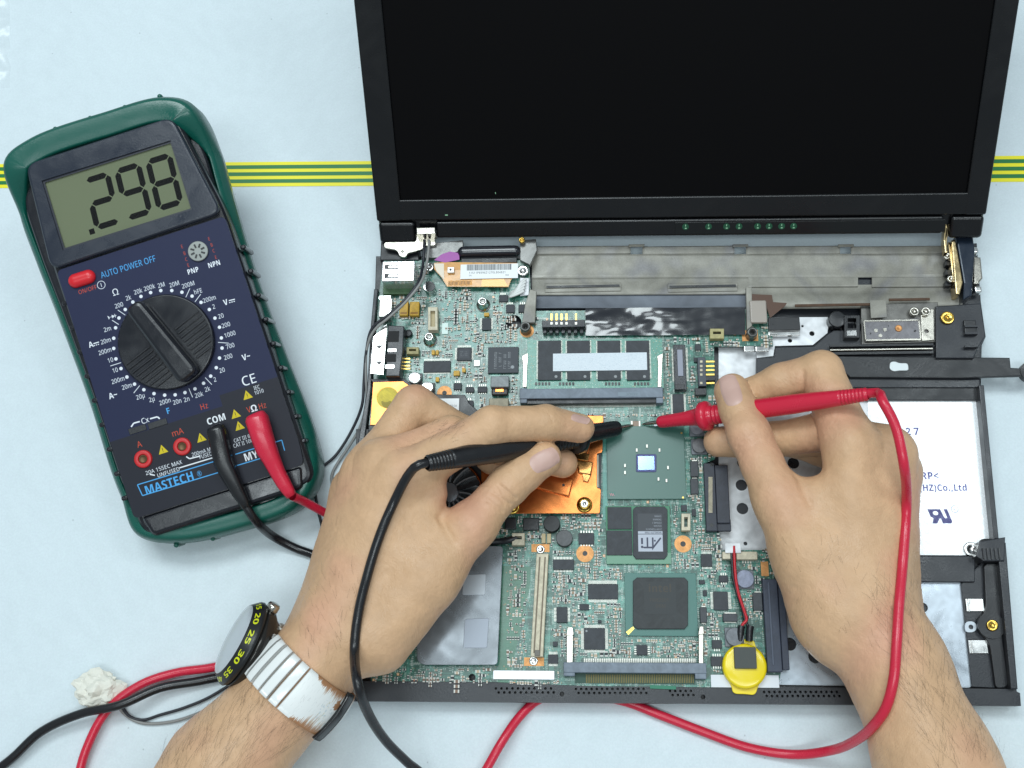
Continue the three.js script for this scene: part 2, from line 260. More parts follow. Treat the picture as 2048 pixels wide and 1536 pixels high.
  const bent = (rows, cols, t) => {                        // rows: [v, h], cols: [u0, u1]; sheet of thickness t
    const n = 24, pos = [], idx = [];
    for (const down of [0, t]) for (const [v, h] of rows) for (let k = 0; k <= n; k++) { const p = at(lerp(cols[0], cols[1], k / n), v + (cols[2] ?? 0) * k / n, h); pos.push(p.x * M, (p.y - down) * M, p.z * M); }
    const R = rows.length, S = n + 1, N = R * S;
    for (let i = 0; i < R - 1; i++) for (let k = 0; k < n; k++) { const a = i * S + k; idx.push(a, a + S, a + 1, a + 1, a + S, a + S + 1, N + a, N + a + 1, N + a + S, N + a + 1, N + a + S + 1, N + a + S); }
    for (let k = 0; k < n; k++) { idx.push(k, k + 1, N + k, k + 1, N + k + 1, N + k); const a = (R - 1) * S + k; idx.push(a, N + a, a + 1, a + 1, N + a, N + a + 1); }
    for (let i = 0; i < R - 1; i++) for (const k of [0, n]) { const a = i * S + k; idx.push(a, N + a, a + S, a + S, N + a, N + a + S); }
    const g = new THREE.BufferGeometry(); g.setAttribute('position', new THREE.Float32BufferAttribute(pos, 3)); g.setIndex(idx); g.computeVertexNormals(); return g;
  };
  const prof = (v0, v1) => Array.from({ length: 9 }, (_, i) => { const t = i / 8, v = lerp(v0, v1, t); const s = (v - 490) / 100; return [v, 10 - 2.0 * Math.sin(Math.min(1, Math.max(0, s * 1.1)) * Math.PI * 0.8)]; });
  const strips = [[1064, 1261], [1285, 1469], [1492, 1680], [1702, 1892]];
  const tray = part(L, 'keyboard_tray', merge([...strips.map(([a, b]) => bent(prof(493, 509), [a, b, -1.5], 0.8)), bent(prof(509, 556), [1064, 1892, -2], 0.8), bent(prof(556, 590), [1064, 1496, -2], 0.8), bent(prof(554, 574), [1496, 1716, -1], 0.8), bent(prof(554, 574), [1744, 1892, -1], 0.8), bent([[571, 8], [584, 7.4], [590, 10], [598, 12], [612, 12.4], [618, 11]], [1496, 1925, -3], 0.8)]), trayM);
  tray.userData.label = 'worn grey metal tray below the hinge';
  for (const [a, b] of [[1090, 1242], [1336, 1475]]) { part(tray, 'tray_flange', bent([[566, 9.6], [574, 9.8], [580, 8.6]], [a, b, -1], 0.7), trayM); part(tray, 'tray_lip', chipBox(a, 576, b, 583, 9.4, 0.8, 0.2), trayM); part(tray, 'tray_slot', chipBox(a + 3, 570, b - 3, 574.5, 10.1, 0.3), mt.dark); }
  for (const u of [1261, 1469, 1680]) part(tray, 'tray_tab', chipBox(u - 4, 488, u + 28, 493, 12, 1, 0.3), trayM);
  part(tray, 'tray_leg', slab([[1060, 578], [1073, 582], [1070, 645], [1044, 645], [1050, 610]], 16, 3, { bevel: 0.3 }), trayM);
  part(tray, 'tray_leg', slab([[1492, 574], [1504, 574], [1504, 652], [1494, 660]], 16, 3, { bevel: 0.3 }), trayM);
  part(L, 'tray_well', bent([[576, 7], [590, 7.4], [606, 8.4], [614, 9.4], [616, 10.4]], [1072, 1494, -1], 0.6), mat(rgb(124, 130, 140), 0.7, 0, { mottle: 12 }));
  part(L, 'tray_bracket', slab([[1740, 600], [1772, 600], [1774, 634], [1742, 636]], 16.5, 0.8, { bevel: 0.15 }), trayM);
  part(L, 'bracket_base', slab([[1722, 608], [1876, 604], [1878, 684], [1724, 688]], 12.6, 3, { bevel: 0.4 }), mat(rgb(122, 120, 116), 0.5, 0.5, { smudge: 20, mottle: 30 }));
  part(L, 'flex_strip', slab([[1502, 588], [1544, 590], [1546, 604], [1574, 606], [1570, 612], [1540, 636], [1532, 610], [1502, 602]], 15, 0.35), mat(rgb(78, 46, 24), 0.35, 0, { clearcoat: 0.4 }));
  for (const [u0, v0, u1, v1] of [[1778, 596, 1860, 601], [1590, 607, 1745, 612]]) part(L, 'rusty_edge', chipBox(u0, v0, u1, v1, 15.2, 0.8, 0.2), mat(rgb(92, 66, 48), 0.7, 0.1, { mottle: 80 }));
  for (const v of [521, 540, 562]) part(L, 'bay_slot', chipBox(1891, v, 1902, v + 9, 15, 4), mt.dark);

  // hinges
  const hx = (u, v, h) => at(u, v, h);
  const hingeL = part(L, 'hinge', merge([slab([[832, 455], [870, 454], [871, 467], [833, 468]], 24, 7, { bevel: 0.5 }), slab([[833, 466], [868, 466], [872, 490], [848, 492], [846, 498], [815, 506], [812, 514], [800, 514], [793, 500], [768, 496], [768, 484], [832, 483]], 17.5, 2, { bevel: 0.3, round: 1.5, holes: [[805, 503, 1.1]] })]), mt.steel); hingeL.userData.label = 'silver left hinge arm';
  const hingeR = part(L, 'hinge', merge([slab([[1889, 444], [1897, 444], [1897, 470], [1892, 482], [1896, 505], [1890, 505], [1887, 480]], 25, 5, { bevel: 0.6 }), slab([[1903, 480], [1911, 478], [1926, 565], [1920, 588], [1912, 588]], 20, 8, { bevel: 0.6 }), slab([[1896, 484], [1900, 484], [1916, 590], [1911, 590]], 18, 3, { bevel: 0.3 })]), mat(rgb(206, 184, 140), 0.3, 1, { smudge: 40 })); hingeR.userData.label = 'brass-coloured right hinge arm';
  for (const [u, v] of [[1893, 513], [1901, 559]]) part(L, 'hinge_screw', turned(hx(u, v, 16), hx(u, v, 16).add(V(0, 9, 0)), [[0, 0], [0, 2], [1.2, 2], [1.3, 1], [0.6, 0.8], [0.6, 0]]), mt.steel);
  part(L, 'hinge_housing', slab([[1912, 470], [1946, 470], [1950, 500], [1944, 590], [1926, 600], [1928, 566]], 19, 13, { bevel: 0.7 }), mat(rgb(34, 44, 58), 0.3, 0.2, { smudge: 30 }));
  part(L, 'hinge_housing', slab([[762, 482], [836, 482], [838, 520], [760, 520]], 13, 8, { bevel: 0.5 }), mt.dark);
  part(L, 'hinge_housing', slab([[868, 486], [926, 480], [926, 500], [905, 506], [895, 515], [842, 516]], 15, 3, { bevel: 0.3 }), mat(rgb(132, 132, 130), 0.45, 0.5, { smudge: 30, mottle: 50 }));
  part(L, 'hinge_housing', slab([[1040, 480], [1072, 478], [1074, 500], [1060, 530], [1040, 520]], 15, 3, { bevel: 0.3 }), mat(rgb(120, 120, 118), 0.45, 0.5, { smudge: 30 }));
  part(L, 'brass_boss', turned(at(1044, 482, 17), at(1044, 482, 17).add(V(0, 5, 0)), [[0, 0], [0, 1.6], [1.5, 1.6], [1.6, 0.8], [0.8, 0.7], [0.8, 0]]), mt.brass);
  part(L, 'film_strip', slab([[868, 520], [884, 508], [900, 503], [918, 506], [919, 519], [890, 525]], 15.6, 0.3), mat(rgb(150, 40, 150), 0.3, 0, { clearcoat: 0.6 }));
  { const a = at(919, 503, 16), b = at(1037, 502, 16); part(L, 'cable_roll', new THREE.CapsuleGeometry(3.1 * M, (b.x - a.x - 4) * M, 6, 20).rotateZ(Math.PI / 2).translate((a.x + b.x) / 2 * M, 15 * M, a.z * M), mat(rgb(24, 26, 34), 0.26, 0, { clearcoat: 0.7, smudge: 30 })); part(L, 'roll_shade', chipBox(922, 512, 1034, 526, 14.2, 3, 0.4), mt.dark); }

  // external video port on the right edge
  const port = part(L, 'video_port', slab([[1946, 512], [1962, 514], [1966, 556], [1958, 566], [1948, 566]], 14, 8, { bevel: 0.8 }), mt.steel);
  for (const [u, v] of [[1950, 500], [1957, 578]]) part(port, 'port_screw', chipBox(u - 9, v - 7, u + 8, v + 7, 13, 5, 1.2), mt.silver);

  // display lid, a slab in its own plane leaning back from the hinge line
  const A = at(757, 479, 17), B = at(1967, 468, 25), th = 0.785, X = B.clone().sub(A); const lw = X.length(); X.normalize();
  const S0 = V(0, Math.sin(th), -Math.cos(th)), S = S0.addScaledVector(X, -S0.dot(X)).normalize(), N = X.clone().cross(S);
  const onLid = (u, v) => { const d = dirOf(u, v), k = A.clone().sub(CAM.at).dot(N) / d.dot(N), q = CAM.at.clone().addScaledVector(d, k).sub(A); return [q.dot(X), q.dot(S)]; };
  const basis = new THREE.Matrix4().makeBasis(X, S, N).setPosition(A.clone().multiplyScalar(M));
  const lb = (x0, s0, x1, s1, n0, n1, r = 0) => box((x0 + x1) / 2, (s0 + s1) / 2, (n0 + n1) / 2, x1 - x0, s1 - s0, n1 - n0, r);
  const put = (parent, name, g, m) => part(parent, name, boxUV(g).applyMatrix4(basis), m, true);
  const LEN = 246, [ex] = onLid(800, 398), sc0 = onLid(1360, 392)[1], s1 = onLid(1360, 437)[1], [ex2] = onLid(1934, 386);
  const lidM = mat(rgb(8, 9, 12), 0.4, 0, { grain: 0.05, smudge: 12 });
  const lid = put(L, 'display_lid', lb(0, 3, lw, LEN, -13, -3, 2), lidM);
  lid.userData.label = 'black display lid leaning back';
  put(lid, 'bezel_side', lb(0, s1, ex, LEN, -3.1, 0, 1.2), lidM); put(lid, 'bezel_side', lb(ex2, s1, lw, LEN, -3.1, 0, 1.2), lidM);
  put(lid, 'bezel_bottom', lb(ex - 2, s1 + 0.3, ex2 + 2, sc0 - 0.3, -3.1, -0.15, 0.9), lidM); put(lid, 'bezel_top', lb(ex - 2, LEN - 14, ex2 + 2, LEN, -3.1, -0.15, 0.9), lidM);
  put(lid, 'screen', lb(ex - 1, sc0 - 1, ex2 + 1, LEN - 12, -3.2, -1.7), new THREE.MeshPhysicalMaterial({ color: rgb(6, 5, 6), roughness: 0.3, specularIntensity: 0.25 }));
  put(lid, 'hinge_cover', lb(0.5, -2.5, onLid(832, 460)[0] - 0.3, s1 - 0.4, -8, 0.3, 2.2), lidM); put(lid, 'hinge_cover', lb(onLid(871, 460)[0] + 0.3, 0.4, onLid(1886, 450)[0], s1 - 0.4, -8, 0.1, 1.2), lidM); put(lid, 'hinge_cover', lb(onLid(1900, 450)[0], -2.5, lw - 0.4, s1 - 0.4, -8, 0.3, 2.2), lidM);
  const strip = put(lid, 'indicator_window', lb(onLid(1350, 455)[0], 1.4, onLid(1890, 450)[0], s1 - 2, -0.5, 0.3, 0.2), new THREE.MeshPhysicalMaterial({ color: rgb(10, 12, 13), roughness: 0.2 }));
  const ledM = mat(rgb(20, 74, 50), 0.4, 0), ledM2 = mat(rgb(150, 196, 160), 0.5, 0);
  for (const u of [1371, 1417, 1453, 1478, 1515, 1538, 1563, 1587]) { const [x, s] = onLid(u, 453 - (u - 1371) * 0.006); put(lid, 'indicator_symbol', new THREE.CylinderGeometry(1.7 * M, 1.7 * M, 0.2 * M, 18).rotateX(Math.PI / 2).translate(x * M, s * M, 0.42 * M), ledM); put(lid, 'indicator_mark', merge([box(x, s + 0.7, 0.55, 0.35, 1, 0.1), box(x + 0.1, s - 0.8, 0.55, 0.9, 0.5, 0.1)]), ledM2); }
  for (const [u, v, a, b] of [[893, 430, 1.4, 0.6], [991, 386, 0.3, 0.9]]) { const [x, s] = onLid(u, v); put(lid, 'lint', box(x, s, 0.1, a, b, 0.12), ledM2); }
}

// ---------- circuit board ----------
const boardPts = [[768, 520], [1058, 520], [1062, 600], [1060, 622], [1496, 618], [1540, 606], [1546, 692], [1428, 693], [1430, 918], [1412, 926], [1412, 1062], [1440, 1066], [1440, 1100], [1545, 1100], [1562, 1345], [1556, 1376], [1180, 1372], [986, 1364], [742, 1362], [722, 1100], [736, 870], [748, 740], [756, 600]];
const board = thing('circuit_board', 'green laptop circuit board crowded with chips inside the open case', 'circuit board', at(1120, 950, PCB));
const bb = (() => { const q = boardPts.map(([u, v]) => at(u, v, PCB)); const xs = q.map((p) => p.x), zs = q.map((p) => p.z); return { x0: Math.min(...xs), x1: Math.max(...xs), z0: Math.min(...zs), z1: Math.max(...zs) }; })();
const busy = [];                                            // pixel boxes already taken on the board
const inBoard = (() => { const n = boardPts.length; return (u, v) => { let c = false; for (let i = 0, j = n - 1; i < n; j = i++) { const [a, b] = boardPts[i], [d, e] = boardPts[j]; if ((b > v) !== (e > v) && u < (d - a) * (v - b) / (e - b) + a) c = !c; } return c; }; })();
{
  const PW = 2048, PH = Math.round(PW * (bb.z1 - bb.z0) / (bb.x1 - bb.x0));
  const K = PW / (bb.x1 - bb.x0);
  const tex = canvasTex(PW, Math.min(2048, PH), (x, w, h) => {
    const P = (u, v) => { const p = at(u, v, PCB); return [(p.x - bb.x0) * K, (p.z - bb.z0) * K]; };
    x.fillStyle = 'rgb(8,78,64)'; x.fillRect(0, 0, w, h);
    for (let i = 0; i < 260; i++) { x.fillStyle = `rgba(${rnd() < 0.5 ? '8,66,50' : '26,106,90'},${rr(0.10, 0.3)})`; x.save(); x.translate(rr(0, w), rr(0, h)); x.rotate(Math.floor(rr(0, 4)) * Math.PI / 4); x.fillRect(0, 0, rr(20, 240), rr(10, 120)); x.restore(); }
    x.lineCap = 'round'; x.lineJoin = 'round';
    for (let i = 0; i < 3600; i++) {                        // bundles of traces with 45 degree bends
      let a = rr(0, w), b = rr(0, h), dir = Math.floor(rr(0, 4)) * Math.PI / 2; const n = 1 + Math.floor(rnd() * 6), len = [rr(20, 130), rr(10, 60), rr(20, 130)], tn = (rnd() < 0.5 ? 1 : -1) * Math.PI / 4;
      x.strokeStyle = rnd() < 0.62 ? `rgba(112,184,166,${rr(0.2, 0.6)})` : `rgba(14,66,52,${rr(0.35, 0.8)})`; x.lineWidth = rr(1.4, 2.6);
      for (let k = 0; k < n; k++) { let d = dir, p = a - Math.sin(dir) * k * 4.5, q = b + Math.cos(dir) * k * 4.5; x.beginPath(); x.moveTo(p, q); len.forEach((l, j) => { p += Math.cos(d) * l; q += Math.sin(d) * l; x.lineTo(p, q); d += j % 2 ? -tn : tn; }); x.stroke(); }
    }
    for (let i = 0; i < 15000; i++) { const a = rr(0, w), b = rr(0, h); x.fillStyle = rnd() < 0.5 ? 'rgba(170,186,172,0.8)' : rnd() < 0.5 ? 'rgba(176,128,70,0.8)' : 'rgba(120,180,160,.8)'; x.beginPath(); x.arc(a, b, rr(1.2, 2.6), 0, 7); x.fill(); }
    for (let i = 0; i < 3600; i++) { const a = rr(0, w), b = rr(0, h), n = 2 + Math.floor(rnd() * 6), hz = rnd() < 0.5; x.fillStyle = 'rgba(168,178,170,0.85)'; for (let k = 0; k < n; k++) hz ? x.fillRect(a + k * 8, b, 4, 9) : x.fillRect(a, b + k * 8, 9, 4); }
    x.strokeStyle = 'rgba(214,230,222,0.65)'; x.lineWidth = 1.6; for (let i = 0; i < 420; i++) { const a = rr(0, w), b = rr(0, h); x.strokeRect(a, b, rr(12, 60), rr(10, 40)); }
    for (let i = 0; i < 60; i++) { const [a, b] = [rr(0, w), rr(0, h)]; x.fillStyle = 'rgba(220,150,90,.95)'; x.fillRect(a, b, 12, 12); x.fillStyle = 'rgba(250,230,210,.9)'; x.fillRect(a + 3, b + 3, 5, 5); }
    // quieter stretches of bare green
    const bare = (pts, c) => { x.fillStyle = c; x.beginPath(); pts.forEach(([u, v], i) => x[i ? 'lineTo' : 'moveTo'](...P(u, v))); x.closePath(); x.fill(); };
    bare([[880, 600], [905, 600], [930, 660], [975, 690], [960, 692], [900, 660]], 'rgba(44,124,112,.85)');
    bare([[1005, 1090], [1062, 1092], [1060, 1130], [1012, 1330], [995, 1330]], 'rgba(26,104,72,.8)');
    bare([[745, 1330], [992, 1330], [986, 1362], [745, 1360]], 'rgba(26,104,72,.9)');
    bare([[1205, 822], [1212, 822], [1215, 1004], [1205, 1004]], 'rgba(80,160,146,.8)'); bare([[1215, 822], [1385, 822], [1378, 850], [1214, 852]], 'rgba(58,140,122,.7)'); bare([[1395, 700], [1428, 700], [1428, 830], [1395, 830]], 'rgba(26,112,84,.55)');
    x.fillStyle = 'rgba(206,120,60,1)'; for (const q of [[821, 1340, 883, 1355], [801, 1333, 816, 1345], [828, 1300, 836, 1328]]) { const [a, b] = P(q[0], q[1]), [c, d] = P(q[2], q[3]); x.fillRect(a, b, c - a, d - b); }
    x.fillStyle = 'rgba(222,232,226,.9)'; const say = (s, u, v, px) => { x.font = px + 'px sans-serif'; x.fillText(s, ...P(u, v)); };
    say('XX 0928', 823, 1338, 44); say('MADE IN CHINA', 905, 1342, 18); say('ASSY/CRT L', 1262, 1009, 24);
    x.fillStyle = 'rgba(180,120,70,.8)'; for (let i = 0; i < 46; i++) { const [a, b] = P(rr(1008, 1055), rr(1095, 1320)); x.beginPath(); x.arc(a, b, 3, 0, 7); x.fill(); }
  });
  const g = boxUV(slab(boardPts, PCB, 1.2, { holes: [[1027, 645, 4.2], [944, 1355, 1.7], [1080, 1098, 1.3], [1067, 1322, 1.4]] })), p = g.attributes.position, uv = g.attributes.uv;
  for (let i = 0; i < p.count; i++) uv.setXY(i, (p.getX(i) / M - bb.x0) / (bb.x1 - bb.x0), 1 - (p.getZ(i) / M - bb.z0) / (bb.z1 - bb.z0));
  const pm = new THREE.MeshPhysicalMaterial({ map: tex, roughness: 0.5, clearcoat: 0.8, clearcoatRoughness: 0.2, bumpMap: tex, bumpScale: 0.00005 });
  part(board, 'board', g, pm, true);

  const take = (u0, v0, u1, v1, m = 3) => busy.push([u0 - m, v0 - m, u1 + m, v1 + m]);
  // leads along chosen sides of a chip
  const leads = (u0, v0, u1, v1, sides, step, len, h = PCB + 0.35) => { const l = [], q = rect(u0, v0, u1, v1, PCB), pitch = step; const one = (x, z, hx) => l.push(box(x, h - 0.1, z, hx ? len : pitch * 0.5, 0.3, hx ? pitch * 0.5 : len));
    if (sides.includes('t') || sides.includes('b')) for (let x = q.x - q.w / 2 + pitch; x < q.x + q.w / 2 - pitch * 0.5; x += pitch) { if (sides.includes('t')) one(x, q.z - q.d / 2 - len / 2, 0); if (sides.includes('b')) one(x, q.z + q.d / 2 + len / 2, 0); }
    if (sides.includes('l') || sides.includes('r')) for (let z = q.z - q.d / 2 + pitch; z < q.z + q.d / 2 - pitch * 0.5; z += pitch) { if (sides.includes('l')) one(q.x - q.w / 2 - len / 2, z, 1); if (sides.includes('r')) one(q.x + q.w / 2 + len / 2, z, 1); }
    return merge(l); };
  const chip = (u0, v0, u1, v1, t, sides = '', step = 0.65, len = 1, m = mt.chip, name = 'chip') => { take(u0 - 5, v0 - 5, u1 + 5, v1 + 5); const c = part(board, name, chipBox(u0, v0, u1, v1, PCB + t, t - 0.15, 0.18), m); if (sides) part(c, 'pin_row', leads(u0, v0, u1, v1, sides, step, len), mt.solder); return c; };
  const dot = (c, u, v, r, t) => part(c, 'corner_dot', cyl(u, v, r, PCB + t + 0.06, 0.1, 14), mat(rgb(150, 156, 160), 0.6));
  const glyphs = (n, rows, turnText) => canvasTex(256, 256, (x) => { x.fillStyle = 'rgb(66,70,76)'; x.fillRect(0, 0, 256, 256); for (let i = 0; i < 900; i++) { x.fillStyle = `rgba(${rnd() < .5 ? 90 : 50},${rnd() < .5 ? 92 : 54},96,.25)`; x.fillRect(rr(0, 256), rr(0, 256), 2, 2); } if (turnText) { x.translate(128, 128); x.rotate(-Math.PI / 2); x.translate(-128, -128); } x.fillStyle = 'rgb(160,164,168)'; for (let r = 0; r < rows; r++) for (let k = 0; k < n; k++) if (rnd() < 0.86) { const X0 = 40 + k * 176 / n, Y0 = 50 + r * 160 / rows; x.fillRect(X0, Y0, 2.4, 160 / rows * 0.55); x.fillRect(X0, Y0 + (rnd() < .5 ? 0 : 160 / rows * 0.5), 176 / n * 0.55, 2.4); if (rnd() < .6) x.fillRect(X0 + 176 / n * 0.5, Y0, 2.4, 160 / rows * 0.55); } });
  const printTop = (c, u0, v0, u1, v1, t, tex) => sheet(c, 'top_print', u0, v0, u1, v1, PCB + t + 0.04, 0.05, tex, 0.6);

  // upper left quarter
  const usb = part(board, 'usb_port', chipBox(764, 522, 829, 562, 25, 12, 0.5), mat(rgb(236, 236, 238), 0.32, 0.85, { smudge: 30 })); take(760, 515, 834, 592);
  for (const v of [529, 547]) { part(usb, 'port_slot', chipBox(769, v, 797, v + 9, 25.12, 0.3), mt.dark); part(usb, 'port_spring', chipBox(776, v + 2, 796, v + 7, 25.5, 0.5, 0.2), mt.silver); }
  part(board, 'port_base', chipBox(766, 566, 826, 588, 15, 2.5, 0.3), mat(rgb(70, 104, 66), 0.5, 0, { mottle: 80 }));
  const mic = part(board, 'round_capacitor', turned(at(860, 578, PCB), at(860, 578, PCB).add(V(0, 9, 0)), [[0, 3], [3.6, 3], [3.9, 2.8], [3.95, 0]]), mt.silver); part(mic, 'capacitor_top', cyl(860, 573, 2.65, 16.3, 0.5), mt.dark); take(845, 560, 876, 592);
  for (const q of [[799, 601, 816, 631], [819, 603, 838, 631]]) { take(...q); const c = part(board, 'tantalum_capacitor', chipBox(...q, PCB + 3.2, 3, 0.4), mt.tan); part(c, 'capacitor_band', chipBox(q[0] + 2, q[3] - 7, q[2] - 2, q[3] - 3, PCB + 3.28, 0.2), mat(rgb(150, 106, 30), 0.5)); }
  const jack = part(board, 'modem_port', chipBox(758, 592, 781, 634, 20, 8, 0.5), mat(rgb(150, 150, 146), 0.34, 0.9, { smudge: 50 })); part(jack, 'port_rim', merge([chipBox(758, 592, 781, 598, 20.8, 1), chipBox(776, 598, 782, 630, 20.8, 1)]), mt.silver); take(752, 588, 785, 640);
  const wc = part(board, 'socket_connector', slab(quad(856, 614, 875, 660), PCB + 5, 4.8, { bevel: 0.2, holes: [[860, 621, 871, 654]] }), mt.cream); part(wc, 'connector_floor', chipBox(860, 621, 871, 654, PCB + 2.5, 1), mat(rgb(190, 176, 140), 0.6)); take(852, 608, 880, 664);
  for (const [u, v] of [[967, 611], [861, 681]]) { take(u - 18, v - 30, u + 18, v + 18); const p0 = at(u, v, PCB); const k = part(board, 'standoff', turned(p0, p0.clone().add(V(0, 9, 0)), [[0, 0], [0, 3.6], [0.5, 3.6], [0.6, 2.8], [2, 2.6], [3, 2.3], [5.6, 2.3], [6, 2], [6, 1.15], [3, 1.05], [3, 0]]), mt.silver); k.userData.label = 'bright screw post'; }
  const aj = part(board, 'audio_port', slab([[776, 650], [808, 652], [806, 700], [799, 752], [771, 752]], 21, 9, { bevel: 0.5 }), mt.black); take(735, 640, 822, 756);
  for (const q of [[775, 697, 793, 704], [770, 729, 789, 737]]) part(aj, 'port_spring', chipBox(...q, 21.3, 0.6, 0.25), mt.silver);
  for (const q of [[776, 662, 798, 684], [771, 708, 792, 724]]) part(aj, 'port_well', chipBox(...q, 21.06, 0.2), mat(rgb(16, 17, 19), 0.7));
  const br = part(board, 'port_bracket', slab([[774, 646], [772, 684], [767, 750], [740, 747], [746, 674]], 20.4, 0.8, { bevel: 0.2 }), mt.silver); for (const v of [690, 722]) part(br, 'bracket_notch', slab([[750, v], [766, v], [758, v + 8]], 20.6, 0.2), mt.dark);
  part(board, 'small_capacitor', turned(at(818, 669, PCB), at(818, 669, PCB).add(V(0, 5, 0)), [[0, 2], [2.2, 2], [2.5, 1.6], [2.6, 0]]), mt.dark); take(806, 658, 830, 680);
  const tc = part(board, 'tan_connector', slab(quad(813, 694, 837, 708), PCB + 4, 3.8, { bevel: 0.25, holes: [[817, 697, 833, 703]] }), mat(rgb(176, 166, 116), 0.55, 0, { mottle: 90 })); take(808, 690, 842, 712);
  for (const v of [716, 723, 730, 736]) part(board, 'header_pin', chipBox(801, v, 820, v + 2.6, PCB + 3, 0.6), mt.gold); take(798, 712, 824, 742);
  const q1 = chip(914, 695, 943, 721, 1.4, 'tblr', 0.5, 1); printTop(q1, 918, 699, 939, 717, 1.4, glyphs(5, 3));
  chip(847, 722, 901, 744, 1.2, 'tb', 0.5, 1.1);
  const q2 = chip(976, 694, 1037, 746, 1.5, '', 1); printTop(q2, 977, 695, 1036, 745, 1.5, glyphs(8, 4, true)); dot(q2, 1025, 734, 0.9, 1.56);
  for (const [u, v] of [[832, 761], [857, 780]]) { take(u - 16, v - 16, u + 16, v + 16); const p0 = at(u, v, PCB); part(board, 'electrolytic_capacitor', turned(p0, p0.clone().add(V(0, 9, 0)), [[0, 0], [0, 3.1], [4.6, 3.1], [5, 2.8], [5.05, 0]]), mt.silver); part(board, 'capacitor_base', box(p0.x, PCB + 0.6, p0.z, 6.8, 1.1, 6.8), mt.dark); }
  const ring = (u, v, r, hole) => { take(u - r * 4.2, v - r * 4.2, u + r * 4.2, v + r * 4.2); const p0 = at(u, v, PCB); const k = part(board, 'screw_pad', turned(p0, p0.clone().add(V(0, 9, 0)), [[0, hole], [0.12, hole], [0.14, r], [0, r]]), mt.copperPad); part(k, 'pad_hole', cyl(u, v, hole, PCB + 0.08, 0.05), mt.dark); return k; };
  ring(889, 786, 3.8, 1.2); ring(1366, 1088, 4.1, 1.3); ring(1170, 1107, 4.2, 1.2); ring(1054, 662, 3.6, 1);
  const ind = part(board, 'power_coil', chipBox(981, 752, 1018, 774, PCB + 5.5, 4.5, 0.5), mat(rgb(140, 146, 148), 0.5, 0.2, { mottle: 60 })); part(ind, 'coil_winding', chipBox(983, 774, 1016, 790, PCB + 3.2, 2.6, 0.8), mat(rgb(40, 34, 32), 0.4)); part(ind, 'coil_wire', chipBox(990, 777, 1008, 784, PCB + 3.6, 0.6, 0.3), mt.copper); take(976, 748, 1022, 794);
  part(board, 'power_coil', chipBox(978, 796, 1017, 816, PCB + 5, 4.6, 0.5), mat(rgb(168, 160, 138), 0.55, 0.1, { mottle: 60 })); take(974, 792, 1020, 820);
  for (const q of [[907, 766, 923, 779], [931, 774, 948, 784], [955, 773, 974, 784], [933, 801, 947, 813], [998, 590, 1016, 603], [1012, 609, 1029, 625], [1037, 609, 1055, 624]]) chip(...q, 1.5, 'tb', 1.05, 1.1);
  for (const q of [[863, 700, 869.5, 709], [871, 700, 877, 709], [907, 741, 919, 751], [924, 736, 931, 744], [871, 754, 878, 763], [968, 625, 978, 632]]) { take(...q); part(board, 'yellow_capacitor', chipBox(...q, PCB + 1.8, 1.7, 0.2), mt.tan); }
  part(board, 'crystal', chipBox(948, 720, 959, 732, PCB + 1.2, 1.1, 0.25), mt.silver); take(944, 716, 963, 736);
  chip(964, 636, 982, 660, 1.2, 'lr', 0.5, 1);
  const post = (u, v, mm) => { const p0 = at(u, v, PCB); take(u - 16, v - 30, u + 16, v + 12); const k = part(board, 'screw_post', turned(p0, p0.clone().add(V(0, 9, 0)), [[0, 0], [0, 2.9], [6, 2.5], [6.2, 2.2], [6.2, 1.1], [3, 1], [3, 0]]), mm); return k; };
  post(1052, 661, mat(rgb(92, 92, 90), 0.5, 0.4, { smudge: 40 })); post(1502, 672, mat(rgb(92, 92, 90), 0.5, 0.4, { smudge: 40 }));
  part(board, 'copper_pad', chipBox(1484, 660, 1516, 682, PCB + 0.15, 0.2), mt.copperPad); take(1480, 640, 1520, 690);
  // battery header with gold pins
  const hd = part(board, 'pin_header', merge([chipBox(1084, 640, 1170, 654, PCB + 7, 7, 0.3), ...[0, 1, 2, 3, 4, 5, 6].map((i) => chipBox(1086 + i * 12.3, 654, 1093 + i * 12.3, 666, PCB + 4, 4, 0.2))]), mt.black); take(1076, 622, 1176, 672);
  for (const u of [1103, 1113, 1123, 1133, 1152]) { part(hd, 'header_pin', chipBox(u - 1.6, 627, u + 1.6, 641, PCB + 5.5, 0.8), mt.gold); part(hd, 'pin_end', chipBox(u - 2.2, 644, u + 2.2, 649, PCB + 7.4, 0.6), mt.solder); }
  // flat cable with a printed label
  const kap = mat(rgb(224, 158, 60), 0.32, 0, { clearcoat: 0.5, mottle: 40 });
  const flex = part(board, 'flat_cable', slab([[886, 524], [1034, 526], [1032, 548], [1022, 560], [1017, 574], [894, 573], [884, 556], [868, 538], [868, 526]], 15.5, 0.4), kap); take(856, 516, 1062, 578);
  part(flex, 'cable_stiffener', slab([[868, 527], [888, 527], [888, 560], [872, 540]], 15.8, 0.3), mat(rgb(198, 188, 172), 0.4, 0.2));
  part(flex, 'cable_fold', slab([[964, 559], [1008, 558], [1016, 573], [962, 573]], 15.85, 0.3), mat(rgb(240, 178, 54), 0.3, 0, { clearcoat: 0.5 }));
  sheet(flex, 'cable_print', 896, 561, 944, 571, 15.62, 0.1, canvasTex(256, 48, (x) => { x.fillStyle = '#dc9c48'; x.fillRect(0, 0, 256, 48); x.fillStyle = '#4a2c12'; for (let i = 0; i < 15; i++) { x.fillRect(6 + i * 16, 8, 4, 32); x.fillRect(6 + i * 16, rnd() < .5 ? 8 : 34, 11, 5); if (rnd() < .6) x.fillRect(13 + i * 16, 8, 4, 32); } }), 0.4);
